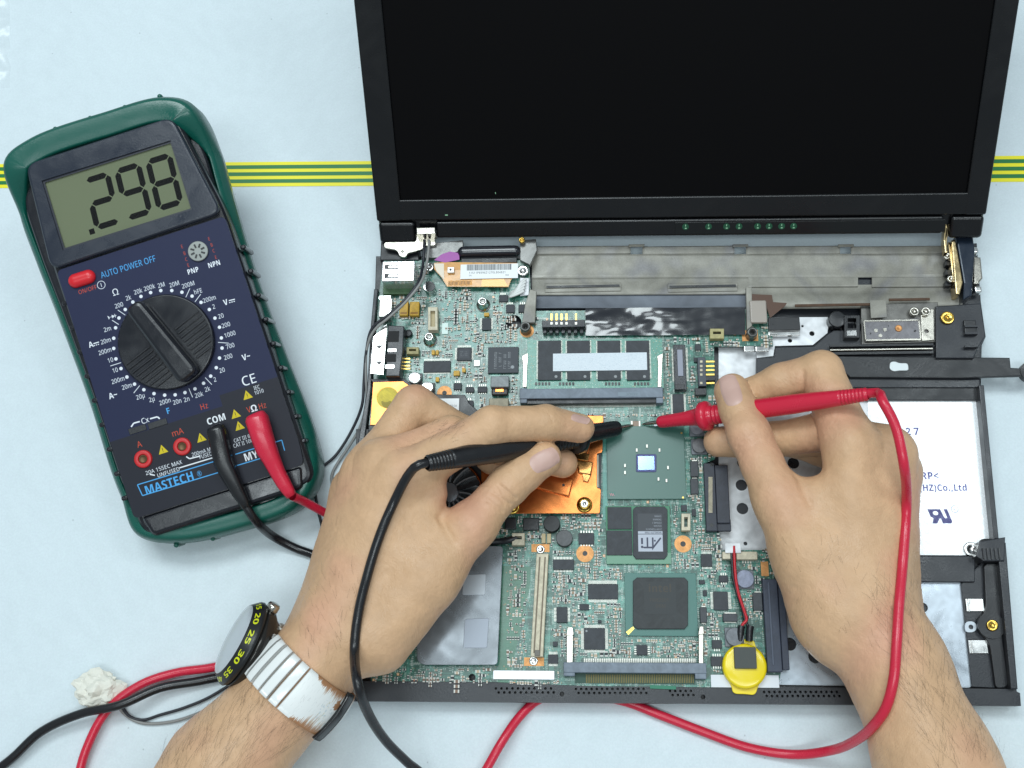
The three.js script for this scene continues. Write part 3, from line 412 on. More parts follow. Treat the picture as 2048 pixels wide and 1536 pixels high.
  sheet(board, 'barcode_label', 921, 528, 1036, 557, 16.2, 0.25, canvasTex(512, 128, (x) => { x.fillStyle = '#eceff0'; x.fillRect(0, 0, 512, 128); x.fillStyle = '#20242a'; let q = 56; while (q < 452) { const k = rr(1.5, 5); x.fillRect(q, 2, k, 52); q += k + rr(1.5, 5); } x.font = '25px monospace'; x.fillText('11S11P8996Z1270L804821', 74, 84); x.font = '18px monospace'; x.fillText('TP/', 74, 106); x.fillText('002', 400, 106); }), 0.5);
  const sq = part(board, 'switch', chipBox(895, 534, 908, 545, 17.3, 1.6, 0.2), mat(rgb(235, 235, 232), 0.4, 0.3)); part(sq, 'switch_button', cyl(901, 539, 0.6, 17.5, 0.4, 12), mt.dark);
  for (const [u, v, r] of [[859, 536, 2.4], [1046, 543, 3]]) { const p0 = at(u, v, 14); part(board, 'screw', turned(p0, p0.clone().add(V(0, 9, 0)), [[0, 0], [0, r], [1.4, r], [1.7, r * 0.85], [1.7, r * 0.42], [0.8, r * 0.36], [0.8, 0]]), mt.silver); }
  const fl = []; for (let i = 0; i < 5; i++) { const o = i * 5.5; fl.push(tube([at(1052 - o * 0.2, 558 + o * 1.1, 16), at(1042 - o * 0.3, 566 + o, 16.5), at(1032 - o * 0.5, 580 + o * 0.6, 15.5), at(1024 - o * 0.2, 584 + o * 0.4, 13.5)], 0.75, 20, 6)); } part(board, 'ribbon_wire', merge(fl), mat(rgb(222, 224, 222), 0.45)); part(board, 'ribbon_plate', slab([[1040, 555], [1058, 556], [1058, 590], [1040, 592]], 14, 0.8, { bevel: 0.2 }), mt.alu); take(1018, 550, 1062, 600);
  part(board, 'pale_pad', chipBox(884, 646, 896, 668, PCB + 0.5, 0.4), mat(rgb(206, 226, 220), 0.4));

  // memory socket and the connectors right of it
  const sk = part(board, 'memory_socket', merge([chipBox(1039, 776, 1326, 796, PCB + 5.6, 5.4, 0.4), chipBox(1040, 776, 1054, 806, PCB + 5, 4.8, 0.4), chipBox(1312, 776, 1326, 806, PCB + 5, 4.8, 0.4)]), mt.socket); take(1036, 676, 1330, 826);
  part(sk, 'socket_front', chipBox(1053, 796, 1313, 807, PCB + 3.6, 3.4, 0.3), mt.dark); part(sk, 'pin_row', leads(1056, 795, 1312, 808, 'b', 0.6, 1.8), mt.solder);
  sheet(sk, 'moulded_text', 1236, 784, 1280, 792, PCB + 5.72, 0.1, canvasTex(256, 48, (x) => { x.fillStyle = '#7a8894'; x.fillRect(0, 0, 256, 48); x.translate(256, 48); x.rotate(Math.PI); x.fillStyle = '#56606a'; x.font = '40px sans-serif'; x.fillText('03Z62C', 30, 38); }), 0.5);
  for (const [a, b] of [[1044, 1056], [1314, 1326]]) { const k = part(sk, 'socket_arm', slab([[a, 712], [b, 706], [b - 1, 728], [b - 3, 774], [a + 1, 774], [a + 2, 730]], PCB + 4.6, 1, { bevel: 0.25 }), mt.steel); }
  const bc = part(board, 'board_connector', chipBox(1348, 689, 1372, 780, PCB + 4, 3.8, 0.3), mt.black); part(bc, 'connector_tongue', chipBox(1355, 699, 1366, 752, PCB + 4.5, 0.8, 0.2), mat(rgb(142, 146, 160), 0.45)); part(bc, 'pin_row', leads(1348, 696, 1372, 764, 'lr', 0.7, 1), mt.solder); take(1342, 684, 1378, 786);
  part(bc, 'connector_latch', chipBox(1350, 768, 1370, 779, PCB + 4.6, 0.8, 0.2), mt.dark);
  const h6 = part(board, 'pin_header', chipBox(1396, 714, 1412, 772, PCB + 5, 4.8, 0.3), mat(rgb(70, 76, 84), 0.5)); take(1390, 708, 1432, 790);
  for (const v of [723, 732, 740, 749, 766]) { part(h6, 'header_pin', chipBox(1412, v - 1.6, 1429, v + 1.6, PCB + 4, 0.7), mt.gold); part(h6, 'pin_end', chipBox(1400, v - 2.2, 1405, v + 2.2, PCB + 5.4, 0.6), mt.cream); }
  part(h6, 'key_block', chipBox(1411, 752, 1431, 761, PCB + 5, 2.6, 0.2), mt.dark); part(board, 'black_connector', chipBox(1390, 776, 1413, 790, PCB + 3.4, 3.2, 0.3), mt.dark);
  chip(1390, 688, 1402, 700, 1.3, 'tb', 0.7, 0.9); chip(1388, 715, 1396, 724, 1.5);
  const sc = part(board, 'tan_connector', slab(quad(1420, 657, 1448, 677), PCB + 4, 3.8, { bevel: 0.25, holes: [[1425, 662, 1443, 669]] }), mat(rgb(190, 180, 126), 0.55, 0, { mottle: 90 })); take(1416, 652, 1452, 682);
  chip(1346, 788, 1368, 850, 1.3, 'lr', 0.6, 1);
  const tapeM = mat(rgb(22, 25, 33), 0.2, 0, { clearcoat: 1, clearcoatRoughness: 0.08 });
  { // wrinkled glossy tape
    const n = 60, m = 14, pos = [], idx = []; for (let j = 0; j <= m; j++) for (let i = 0; i <= n; i++) { const p = at(lerp(1171, 1490, i / n), lerp(617, 672, j / m) - (i / n) * 2, PCB + 1.2); const w = 1 - 0.75 * i / n; p.y += w * (0.9 * nz(i * 0.06, j * 0.2, 4) + 0.22 * nz(i * 0.26, j * 0.3, 9)) + 0.5; pos.push(p.x * M, p.y * M, p.z * M); } for (let j = 0; j < m; j++) for (let i = 0; i < n; i++) { const a = j * (n + 1) + i; idx.push(a, a + n + 1, a + 1, a + 1, a + n + 1, a + n + 2); }
    const g = new THREE.BufferGeometry(); g.setAttribute('position', new THREE.Float32BufferAttribute(pos, 3)); g.setIndex(idx); g.computeVertexNormals(); const k = part(board, 'black_tape', g, tapeM); k.userData.label = 'glossy wrinkled black tape'; take(1168, 612, 1494, 676); }
  const led = part(board, 'clear_button', chipBox(1500, 600, 1534, 645, PCB + 5, 2.4, 0.8), new THREE.MeshPhysicalMaterial({ color: rgb(196, 186, 176), roughness: 0.25, transmission: 0.35, thickness: 0 })); part(led, 'button_mark', chipBox(1511, 612, 1523, 633, PCB + 2.5, 0.4, 0.15), mat(rgb(206, 96, 48), 0.5)); take(1496, 594, 1540, 650);
  part(board, 'metal_clip', merge([chipBox(1488, 691, 1509, 703, PCB + 1.4, 1.2, 0.4), chipBox(1511, 692, 1538, 703, PCB + 1, 1, 0.4)]), mt.silver);
  part(board, 'side_socket', chipBox(1537, 634, 1600, 660, PCB + 2.5, 3.5, 0.4), mt.dark); part(board, 'side_socket', chipBox(1537, 662, 1600, 671, PCB + 0.6, 2, 0.3), mt.silver);

  // bridge chip: green package with a mirror-like die
  const pk = part(board, 'bridge_chip', chipBox(1214, 852, 1370, 998, PCB + 1.7, 1.5, 0.15), new THREE.MeshPhysicalMaterial({ color: rgb(40, 94, 82), roughness: 0.42, clearcoat: 0.7, clearcoatRoughness: 0.28, bumpMap: (() => { const t = smudgeT.clone(); t.repeat.set(60, 60); return t; })(), bumpScale: 0.00015 })); pk.userData.label = 'large teal chip with a bare blue die in its middle'; take(1210, 836, 1376, 1004);
  part(pk, 'die_fillet', slab(quad(1272, 908, 1313, 944), PCB + 2.1, 0.5, { round: 1, bevel: 0.15 }), mat(rgb(44, 52, 110), 0.35)); part(pk, 'die', chipBox(1276, 912, 1309, 940, PCB + 2.6, 0.9, 0.08), new THREE.MeshPhysicalMaterial({ color: rgb(150, 172, 236), roughness: 0.16, metalness: 0.9 }));
  for (const [u, v] of [[1273.5, 900], [1294, 892], [1319, 900], [1250, 931], [1250, 945], [1336, 935], [1317, 958], [1333, 961]]) { part(pk, 'package_capacitor', chipBox(u - 1.8, v - 3.4, u + 1.8, v + 3.4, PCB + 2.5, 0.8, 0.1), mt.solder); }
  for (const [u, v] of [[1363, 866], [1366, 995]]) part(pk, 'gold_mark', cyl(u, v, 0.5, PCB + 1.76, 0.1, 10), mt.gold);
  sheet(pk, 'pink_mark', 1218, 984, 1230, 993, PCB + 1.78, 0.06, canvasTex(64, 48, (x) => { x.fillStyle = '#4f8074'; x.fillRect(0, 0, 64, 48); x.strokeStyle = '#e08a9a'; x.lineWidth = 4; x.beginPath(); x.moveTo(6, 10); x.lineTo(20, 40); x.lineTo(24, 12); x.lineTo(40, 42); x.lineTo(44, 16); x.lineTo(58, 44); x.stroke(); }), 0.5);
  const tested = part(board, 'tested_capacitor', chipBox(1265, 842, 1278, 853, PCB + 1.4, 1.3, 0.15), mat(rgb(150, 128, 112), 0.5)); part(tested, 'end_cap', merge([chipBox(1261.5, 841.5, 1265.5, 853.5, PCB + 1.5, 1.4, 0.12), chipBox(1277.5, 841.5, 1281, 853.5, PCB + 1.5, 1.4, 0.12)]), mt.solder);
  part(board, 'pale_pad', chipBox(1308, 845, 1320, 853, PCB + 0.6, 0.5), mat(rgb(226, 230, 238), 0.4, 0.3));
  const coil = (u, v, r, sq, col) => { take(u - r * 4.6, v - r * 4.6, u + r * 4.6, v + r * 4.6); const p0 = at(u, v, PCB); if (sq) part(board, 'coil_base', box(p0.x, PCB + 0.8, p0.z, r * 2.1, 1.6, r * 2.1, 0.5), mat(rgb(120, 124, 130), 0.5)); return part(board, 'round_coil', turned(p0, p0.clone().add(V(0, 9, 0)), [[0, 0], [0, r], [1, r], [1.2, r * 0.9], [2.8, r * 0.9], [3, r], [3.9, r], [4.1, r * 0.93], [4.1, 0]]), mat(col, 0.45, 0.15, { mottle: 80 })); };
  coil(1393, 860, 3.4, 1, rgb(150, 152, 160)); coil(1398, 895, 3.7, 1, rgb(112, 112, 114)); coil(1104, 1050, 4, 0, rgb(48, 50, 52)); coil(1129, 1079, 4, 0, rgb(88, 90, 92)); coil(1488, 1160, 4.2, 1, rgb(156, 162, 184)); coil(1468, 1275, 4.2, 1, rgb(120, 124, 130));
  for (const q of [[1381, 922, 1397, 953], [1381, 957, 1397, 988], [1506, 1185, 1525, 1221], [1400, 1214, 1414, 1245], [1446, 1227, 1475, 1243]]) { take(...q); const c = part(board, 'black_capacitor', chipBox(...q, PCB + 2.6, 2.5, 0.35), mat(rgb(66, 70, 76), 0.5, 0, { mottle: 80 })); part(c, 'end_cap', merge([chipBox(q[0] + 3, q[1] - 2, q[2] - 3, q[1], PCB + 0.8, 0.7), chipBox(q[0] + 3, q[3], q[2] - 3, q[3] + 2.5, PCB + 0.8, 0.7)]), mt.solder); }
  const dc = part(board, 'drive_connector', merge([chipBox(1410, 926, 1432, 1062, PCB + 4.5, 4.3, 0.4), chipBox(1432, 930, 1458, 1046, PCB + 3.6, 4.2, 0.4), chipBox(1432, 1038, 1462, 1062, PCB + 2, 3, 0.4)]), mat(rgb(58, 62, 74), 0.5, 0, { mottle: 60 })); take(1405, 920, 1465, 1068); { const l = []; for (let i = 0; i < 36; i++) l.push(chipBox(1417, 954 + i * 2, 1425, 955.2 + i * 2, PCB + 5, 0.6)); part(dc, 'pin_row', merge(l), mt.cream); } for (const v of [929, 1050]) part(dc, 'screw_hole', cyl(1423, v, 1, PCB + 4.56, 0.1, 14), mt.dark);
  // graphics module
  const gm = part(board, 'graphics_chip', chipBox(1212, 1012, 1341, 1128, PCB + 1.6, 1.4, 0.15), mat(rgb(62, 130, 96), 0.45, 0, { clearcoat: 0.5 })); take(1206, 1006, 1346, 1134); gm.userData.label = 'graphics chip with two black memory chips';
  for (const q of [[1215, 1014, 1263, 1058], [1213, 1061, 1264, 1110]]) part(gm, 'memory_chip', chipBox(...q, PCB + 2.5, 0.9, 0.15), mt.chip);
  const core = part(gm, 'graphics_core', slab([[1272, 1013], [1329, 1013], [1335, 1019], [1335, 1110], [1329, 1118], [1272, 1118], [1266, 1110], [1266, 1019]], PCB + 2.7, 1.1, { bevel: 0.2 }), mt.chip);
  sheet(gm, 'chip_print', 1276, 1027, 1325, 1103, PCB + 2.76, 0.06, canvasTex(256, 384, (x) => { x.fillStyle = 'rgb(64,68,74)'; x.fillRect(0, 0, 256, 384); x.translate(256, 384); x.rotate(Math.PI); x.fillStyle = '#b6bcc8'; x.fillRect(0, 0, 256, 172); x.fillRect(0, 178, 256, 26); x.fillStyle = '#474b58'; x.font = 'bold 24px sans-serif'; x.fillText('MOBILITY-7500', 10, 199); x.fillStyle = '#9aa0aa'; x.font = '24px sans-serif';['216P7TZBGA13', '0323AA', 'F37648.1', 'TAIWAN', 'CHINA'].forEach((s, i) => x.fillText(s, 8, 232 + i * 33));
    x.strokeStyle = '#3c4054'; x.lineWidth = 17; x.lineCap = 'round'; x.beginPath(); x.moveTo(24, 132); x.lineTo(104, 36); x.lineTo(104, 134); x.moveTo(104, 40); x.lineTo(196, 40); x.moveTo(160, 40); x.lineTo(160, 134); x.stroke(); x.fillStyle = '#3c4054'; x.fillRect(206, 74, 20, 62); x.beginPath(); x.arc(216, 46, 13, 0, 7); x.fill(); x.beginPath(); x.arc(82, 108, 10, 0, 7); x.fill(); }), 0.55);
  const cc = part(board, 'white_connector', slab(quad(1363, 1027, 1381, 1061), PCB + 4.5, 4.3, { bevel: 0.3, holes: [[1367, 1033, 1377, 1055]] }), mt.cream); take(1358, 1020, 1386, 1066);
  for (const q of [[1362, 1010, 1374, 1022], [1384, 1018, 1392, 1032], [1196, 1240, 1203, 1246]]) chip(...q, 1.2);
  // lower half
  chip(1157, 1066, 1188, 1088, 1.4, 'tb', 1.3, 1.1); for (const q of [[1083, 1067, 1091, 1086], [1094, 1067, 1102, 1086]]) { take(...q); part(board, 'cream_capacitor', chipBox(...q, PCB + 1.6, 1.5, 0.2), mat(rgb(196, 178, 138), 0.5)); }
  for (const q of [[1010, 1036, 1032, 1058], [1046, 1036, 1078, 1060]]) { take(...q); part(board, 'power_module', chipBox(...q, PCB + 3, 2.8, 0.4), mt.dark); }
  const fc = part(board, 'fan_connector', slab(quad(1024, 1066, 1049, 1090), PCB + 5, 4.8, { bevel: 0.3, holes: [[1028, 1071, 1045, 1080]] }), mt.cream); take(1020, 1060, 1054, 1094);
  part(board, 'fan_wire', tube([at(1034, 1076, 15.5), at(1020, 1080, 16), at(1000, 1083, 15), at(970, 1084, 15)], 1.6, 30, 8), mt.dark);
  for (const q of [[1063, 1088, 1099, 1104], [1048, 1315, 1088, 1332], [1522, 1123, 1537, 1152]]) { take(...q); part(board, 'copper_pad', chipBox(...q, PCB + 0.2, 0.25), mt.copperPad); }
  for (const [u, v] of [[1081, 1099], [1067, 1322]]) part(board, 'pad_rivet', turned(at(u, v, PCB + 0.2), at(u, v, PCB + 0.2).add(V(0, 3, 0)), [[0, 2.1], [0.5, 2], [0.6, 1.3], [0.1, 1.1], [0.1, 0]]), mt.silver);
  const lc = part(board, 'long_connector', slab([[1073, 1107], [1097, 1107], [1086, 1313], [1061, 1313]], PCB + 5.2, 5, { bevel: 0.35 }), mt.cream); take(1056, 1100, 1102, 1320);
  for (const [a, b] of [[0.22, 0.34], [0.44, 0.56], [0.66, 0.78]]) part(lc, 'connector_groove', slab([[lerp(1073, 1097, a), 1114], [lerp(1073, 1097, b), 1114], [lerp(1061, 1086, b), 1306], [lerp(1061, 1086, a), 1306]], PCB + 5.35, 0.4), a === 0.44 ? mt.cream : mat(rgb(120, 108, 90), 0.6)); part(lc, 'connector_key', chipBox(1069, 1300, 1080, 1312, PCB + 5.9, 1, 0.3), mat(rgb(110, 106, 98), 0.5));
  chip(1106, 1119, 1148, 1139, 1.6, 'tb', 0.7, 1.2); const tsop = chip(1176, 1168, 1236, 1198, 1.3, 'tb', 0.52, 1.6); chip(1113, 1214, 1135, 1245, 1.6, 'lr', 0.65, 1.2); chip(1159, 1208, 1178, 1220, 1.2, 'lr', 1, 0.8);
  const qf = chip(1168, 1256, 1210, 1299, 1.5, 'tblr', 0.5, 1.4); dot(qf, 1173, 1262, 0.5, 1.5); chip(1106, 1283, 1115, 1293, 1.2); chip(1096, 1309, 1116, 1327, 1.4, 'tb', 0.6, 1.2); chip(1273, 1290, 1295, 1310, 1.5, 'lr', 1, 1);
  const ich = part(board, 'hub_chip', chipBox(1250, 1146, 1394, 1272, PCB + 1.4, 1.2, 0.15), mat(rgb(44, 108, 98), 0.45, 0, { clearcoat: 0.5, clearcoatRoughness: 0.3 })); take(1244, 1140, 1400, 1278); ich.userData.label = 'square chip, black cap on teal carrier';
  part(ich, 'chip_cap', slab([[1274, 1155], [1369, 1155], [1376, 1162], [1376, 1250], [1369, 1258], [1274, 1258], [1266, 1250], [1266, 1162]], PCB + 2.8, 1.5, { bevel: 0.3 }), mat(rgb(58, 62, 64), 0.6, 0, { fine: 0.03, mottle: 50 })); part(ich, 'gold_tab', slab([[1252, 1264], [1266, 1253], [1269, 1257], [1257, 1270]], PCB + 1.5, 0.15), mt.gold);
  sheet(ich, 'chip_print', 1288, 1163, 1352, 1228, PCB + 2.86, 0.06, canvasTex(256, 256, (x) => { x.fillStyle = 'rgb(56,60,62)'; x.fillRect(0, 0, 256, 256); x.fillStyle = 'rgb(70,66,60)'; x.font = 'bold 86px sans-serif'; x.fillText('intel', 34, 84); x.font = '38px sans-serif'; x.fillText('FW82801', 44, 160); x.fillText('DBM', 90, 206); }), 0.62);
  for (const [a, b, v0, v1] of [[1133, 1146, 1254, 1326], [1397, 1407, 1252, 1328]]) part(board, 'socket_arm', merge([slab([[a, v0 + 14], [b, v0 + 10], [b, v1], [a, v1]], PCB + 4.4, 1.2, { bevel: 0.3 }), slab([[a + 2, v0], [b, v0], [b + 2, v0 + 16], [a - 1, v0 + 18]], PCB + 4.8, 1, { bevel: 0.3 })]), mt.steel);
  const ms = part(board, 'card_socket', merge([chipBox(1127, 1325, 1413, 1346, PCB + 5.4, 5.2, 0.4), chipBox(1127, 1344, 1150, 1352, PCB + 5, 4.8, 0.4), chipBox(1390, 1344, 1413, 1358, PCB + 5, 4.8, 0.4)]), mt.socket); take(1120, 1316, 1420, 1372); { const l = [], l2 = []; for (let i = 0; i < 62; i++) { l.push(chipBox(1172 + i * 3.5, 1349, 1173.4 + i * 3.5, 1366, PCB + 1.2, 0.6)); l2.push(chipBox(1168 + i * 3.62, 1317, 1170 + i * 3.62, 1325, PCB + 0.8, 0.5)); } part(ms, 'contact_row', merge(l), mat(rgb(120, 108, 66), 0.5, 0.6)); part(ms, 'contact_bed', chipBox(1150, 1347, 1390, 1367, PCB + 0.7, 0.5), mat(rgb(28, 70, 56), 0.5)); part(ms, 'pin_row', merge(l2), mt.solder); }
  part(board, 'white_bar', chipBox(986, 1341, 1109, 1359, PCB + 1.4, 1.2, 0.3), mat(rgb(244, 244, 248), 0.35, 0.3)); take(982, 1336, 1112, 1362);
  chip(1402, 1108, 1424, 1133, 1.3, 'tb', 0.6, 1.2); chip(1427, 1183, 1456, 1220, 1.5, 'lr', 0.6, 1.4); for (const q of [[1438, 1151, 1456, 1164], [1424, 1280, 1444, 1297], [1422, 1313, 1446, 1332]]) chip(...q, 1.5, 'tb', 1.05, 1.2); chip(1398, 1160, 1410, 1168, 1.2); chip(1406, 1180, 1414, 1192, 1.2);
  part(board, 'white_connector', chipBox(1445, 1103, 1463, 1118, PCB + 4.5, 4.3, 0.4), mt.cream); part(board, 'cream_connector', chipBox(1473, 1103, 1515, 1119, PCB + 4.5, 4.3, 0.4), mt.cream); part(board, 'pin_row', leads(1480, 1110, 1508, 1120, 'b', 1.2, 1.6), mt.solder); take(1440, 1098, 1520, 1128);
  const bay = part(board, 'bay_connector', merge([chipBox(1530, 1158, 1560, 1344, PCB + 5, 5, 0.5), chipBox(1560, 1160, 1574, 1340, PCB + 3, 4.5, 0.4)]), mat(rgb(62, 70, 88), 0.5, 0, { mottle: 50 })); part(bay, 'connector_ridge', chipBox(1540, 1164, 1544, 1330, PCB + 5.5, 0.8, 0.2), mat(rgb(78, 86, 102), 0.5)); take(1526, 1150, 1580, 1350);
  part(board, 'paper_label', chipBox(1422, 1350, 1558, 1375, PCB + 0.5, 0.4), mat(rgb(222, 226, 232), 0.6)); take(1418, 1346, 1562, 1380);
  take(1440, 1240, 1545, 1380); take(1440, 1100, 1500, 1260, -12);

  // grey card-slot cover with pressed shapes
  const cov = part(board, 'slot_cover', slab([[740, 1092], [1006, 1092], [995, 1330], [846, 1330], [834, 1322], [834, 1290], [740, 1290]], PCB + 5, 0.6, { bevel: 0.2, round: 2 }), mat(rgb(132, 138, 144), 0.4, 0.4, { smudge: 12, mottle: 16 })); take(735, 1086, 1012, 1336);
  part(cov, 'pressed_square', slab([[928, 1150], [972, 1148], [970, 1190], [924, 1190]], PCB + 5.25, 0.4, { bevel: 0.15, round: 1 }), mat(rgb(166, 172, 178), 0.36, 0.4)); part(cov, 'pressed_square', slab([[930, 1238], [978, 1236], [974, 1296], [926, 1296]], PCB + 5.2, 0.35, { bevel: 0.15, round: 1 }), mat(rgb(140, 146, 156), 0.36, 0.4));

  // many small parts, too small to pick out one by one
  const small = [], col = (g, c) => { const n = g.attributes.position.count, a = new Float32Array(n * 3); for (let i = 0; i < n; i++) a.set([c.r, c.g, c.b], i * 3); g.setAttribute('color', new THREE.BufferAttribute(a, 3)); return g; };
  take(738, 756, 960, 830, 0); take(700, 830, 1208, 1030, 0);
  const bodies = [rgb(150, 126, 104), rgb(52, 54, 58), rgb(178, 160, 136), rgb(44, 46, 50), rgb(120, 96, 80)], endc = rgb(196, 196, 190);
  const bare = [[880, 600, 950, 690], [1004, 1090, 1060, 1330], [745, 1330, 985, 1362], [1390, 690, 1428, 860]];
  const occ = []; let tries = 0;
  while (small.length < 6600 && tries++ < 90000) {
    const u = rr(745, 1560), v = rr(530, 1368); if (!inBoard(u, v) || busy.some((q) => u > q[0] && u < q[2] && v > q[1] && v < q[3])) continue; if (bare.some((q) => u > q[0] && u < q[2] && v > q[1] && v < q[3]) && rnd() < 0.85) continue;
    const p = at(u, v, PCB), hz = rnd() < 0.5, big = rnd() < 0.14, l = big ? rr(2, 2.9) : rr(1.1, 1.8), w = l * rr(0.48, 0.6), n = rnd() < 0.3 ? 2 + Math.floor(rnd() * 4) : 1; if (occ.some((o) => Math.abs(o[0] - p.x) < 1.5 && Math.abs(o[1] - p.z) < 1.5)) continue;
    const c = bodies[Math.floor(rnd() * 5)], t = rr(0.4, big ? 1.4 : 0.9);
    for (let k = 0; k < n; k++) { const x = p.x + (hz ? 0 : k * w * 1.5), z = p.z + (hz ? k * w * 1.5 : 0); if (k && (busy.some((q) => { const a = at(q[0], q[1], PCB), b = at(q[2], q[3], PCB); return x > a.x && x < b.x && z > a.z && z < b.z; }))) break; occ.push([x, z]); const b = (dx, s, h) => box(x + (hz ? dx : 0), PCB + h / 2, z + (hz ? 0 : dx), hz ? s : w, h, hz ? w : s); small.push(col(b(0, l * 0.56, t), c), col(b(-l * 0.36, l * 0.26, t * 1.06), endc), col(b(l * 0.36, l * 0.26, t * 1.06), endc)); }
  }
  stuff(part(board, 'small_components', merge(small), new THREE.MeshPhysicalMaterial({ vertexColors: true, roughness: 0.5, metalness: 0.25 }), true));
}
// ---------- memory module in its socket ----------
{
  const h = PCB + 4;
  const t = thing('memory_module', 'memory stick with four black chips under a blank pale label', 'memory module', at(1190, 725, h));
  const g = mat(rgb(58, 132, 112), 0.45, 0, { clearcoat: 0.7, clearcoatRoughness: 0.25 });
  g.map = canvasTex(1024, 384, (x, w, hh) => { x.fillStyle = 'rgb(58,136,116)'; x.fillRect(0, 0, w, hh); for (let i = 0; i < 700; i++) { x.strokeStyle = rnd() < .6 ? 'rgba(150,200,184,.6)' : 'rgba(30,90,74,.6)'; x.lineWidth = 1.6; let a = rr(0, w), b = rr(0, hh); x.beginPath(); x.moveTo(a, b); for (let k = 0; k < 3; k++) { rnd() < .5 ? a += rr(-40, 40) : b += rr(-40, 40); x.lineTo(a, b); } x.stroke(); } for (let i = 0; i < 700; i++) { x.fillStyle = rnd() < .5 ? '#d8dcd2' : '#b08a50'; x.fillRect(rr(0, w), rr(0, hh), 4, 4); } });
  const q = rect(1054, 679, 1326, 778, h); const bg = clean(new THREE.BoxGeometry(q.w * M, 1 * M, q.d * M)).translate(q.x * M, (h - 0.5) * M, q.z * M); g.color.set(0xffffff);
  part(t, 'module_board', bg, g, true);
  for (const u of [1076, 1134, 1195, 1253]) {
    const c = part(t, 'memory_chip', chipBox(u, 681, u + 46, 760, h + 1.2, 1.1, 0.15), mt.chip), l = [];
    const r = rect(u, 681, u + 46, 760, h); for (let i = 0; i < 30; i++) for (const s of [-1, 1]) l.push(box(r.x + s * (r.w / 2 + 0.35), h + 0.3, r.z - r.d / 2 + (i + 0.7) * r.d / 31, 0.7, 0.3, 0.3)); part(c, 'pin_row', merge(l), mt.solder);
    part(c, 'corner_dot', cyl(u + 36, 753, 0.75, h + 1.26, 0.1, 14), mat(rgb(146, 150, 152), 0.6));
  }
  const rs = []; for (const a of [1070, 1118, 1210, 1268]) for (let i = 0; i < 5; i++) rs.push(chipBox(a + i * 6.6, 764.5, a + 4 + i * 6.6, 770, h + 0.5, 0.5)); stuff(part(t, 'resistor_row', merge(rs), mt.dark));
  sheet(t, 'blank_label', 1106, 706, 1294, 741, h + 1.42, 0.12, canvasTex(512, 96, (x) => { x.fillStyle = '#d6dfe6'; x.fillRect(0, 0, 512, 96); for (let i = 0; i < 1500; i++) { x.fillStyle = `rgba(${rnd() < .5 ? '170,182,194' : '240,244,248'},.25)`; x.fillRect(rr(0, 512), rr(0, 96), rr(1, 8), rr(1, 4)); } }), 0.6);
}

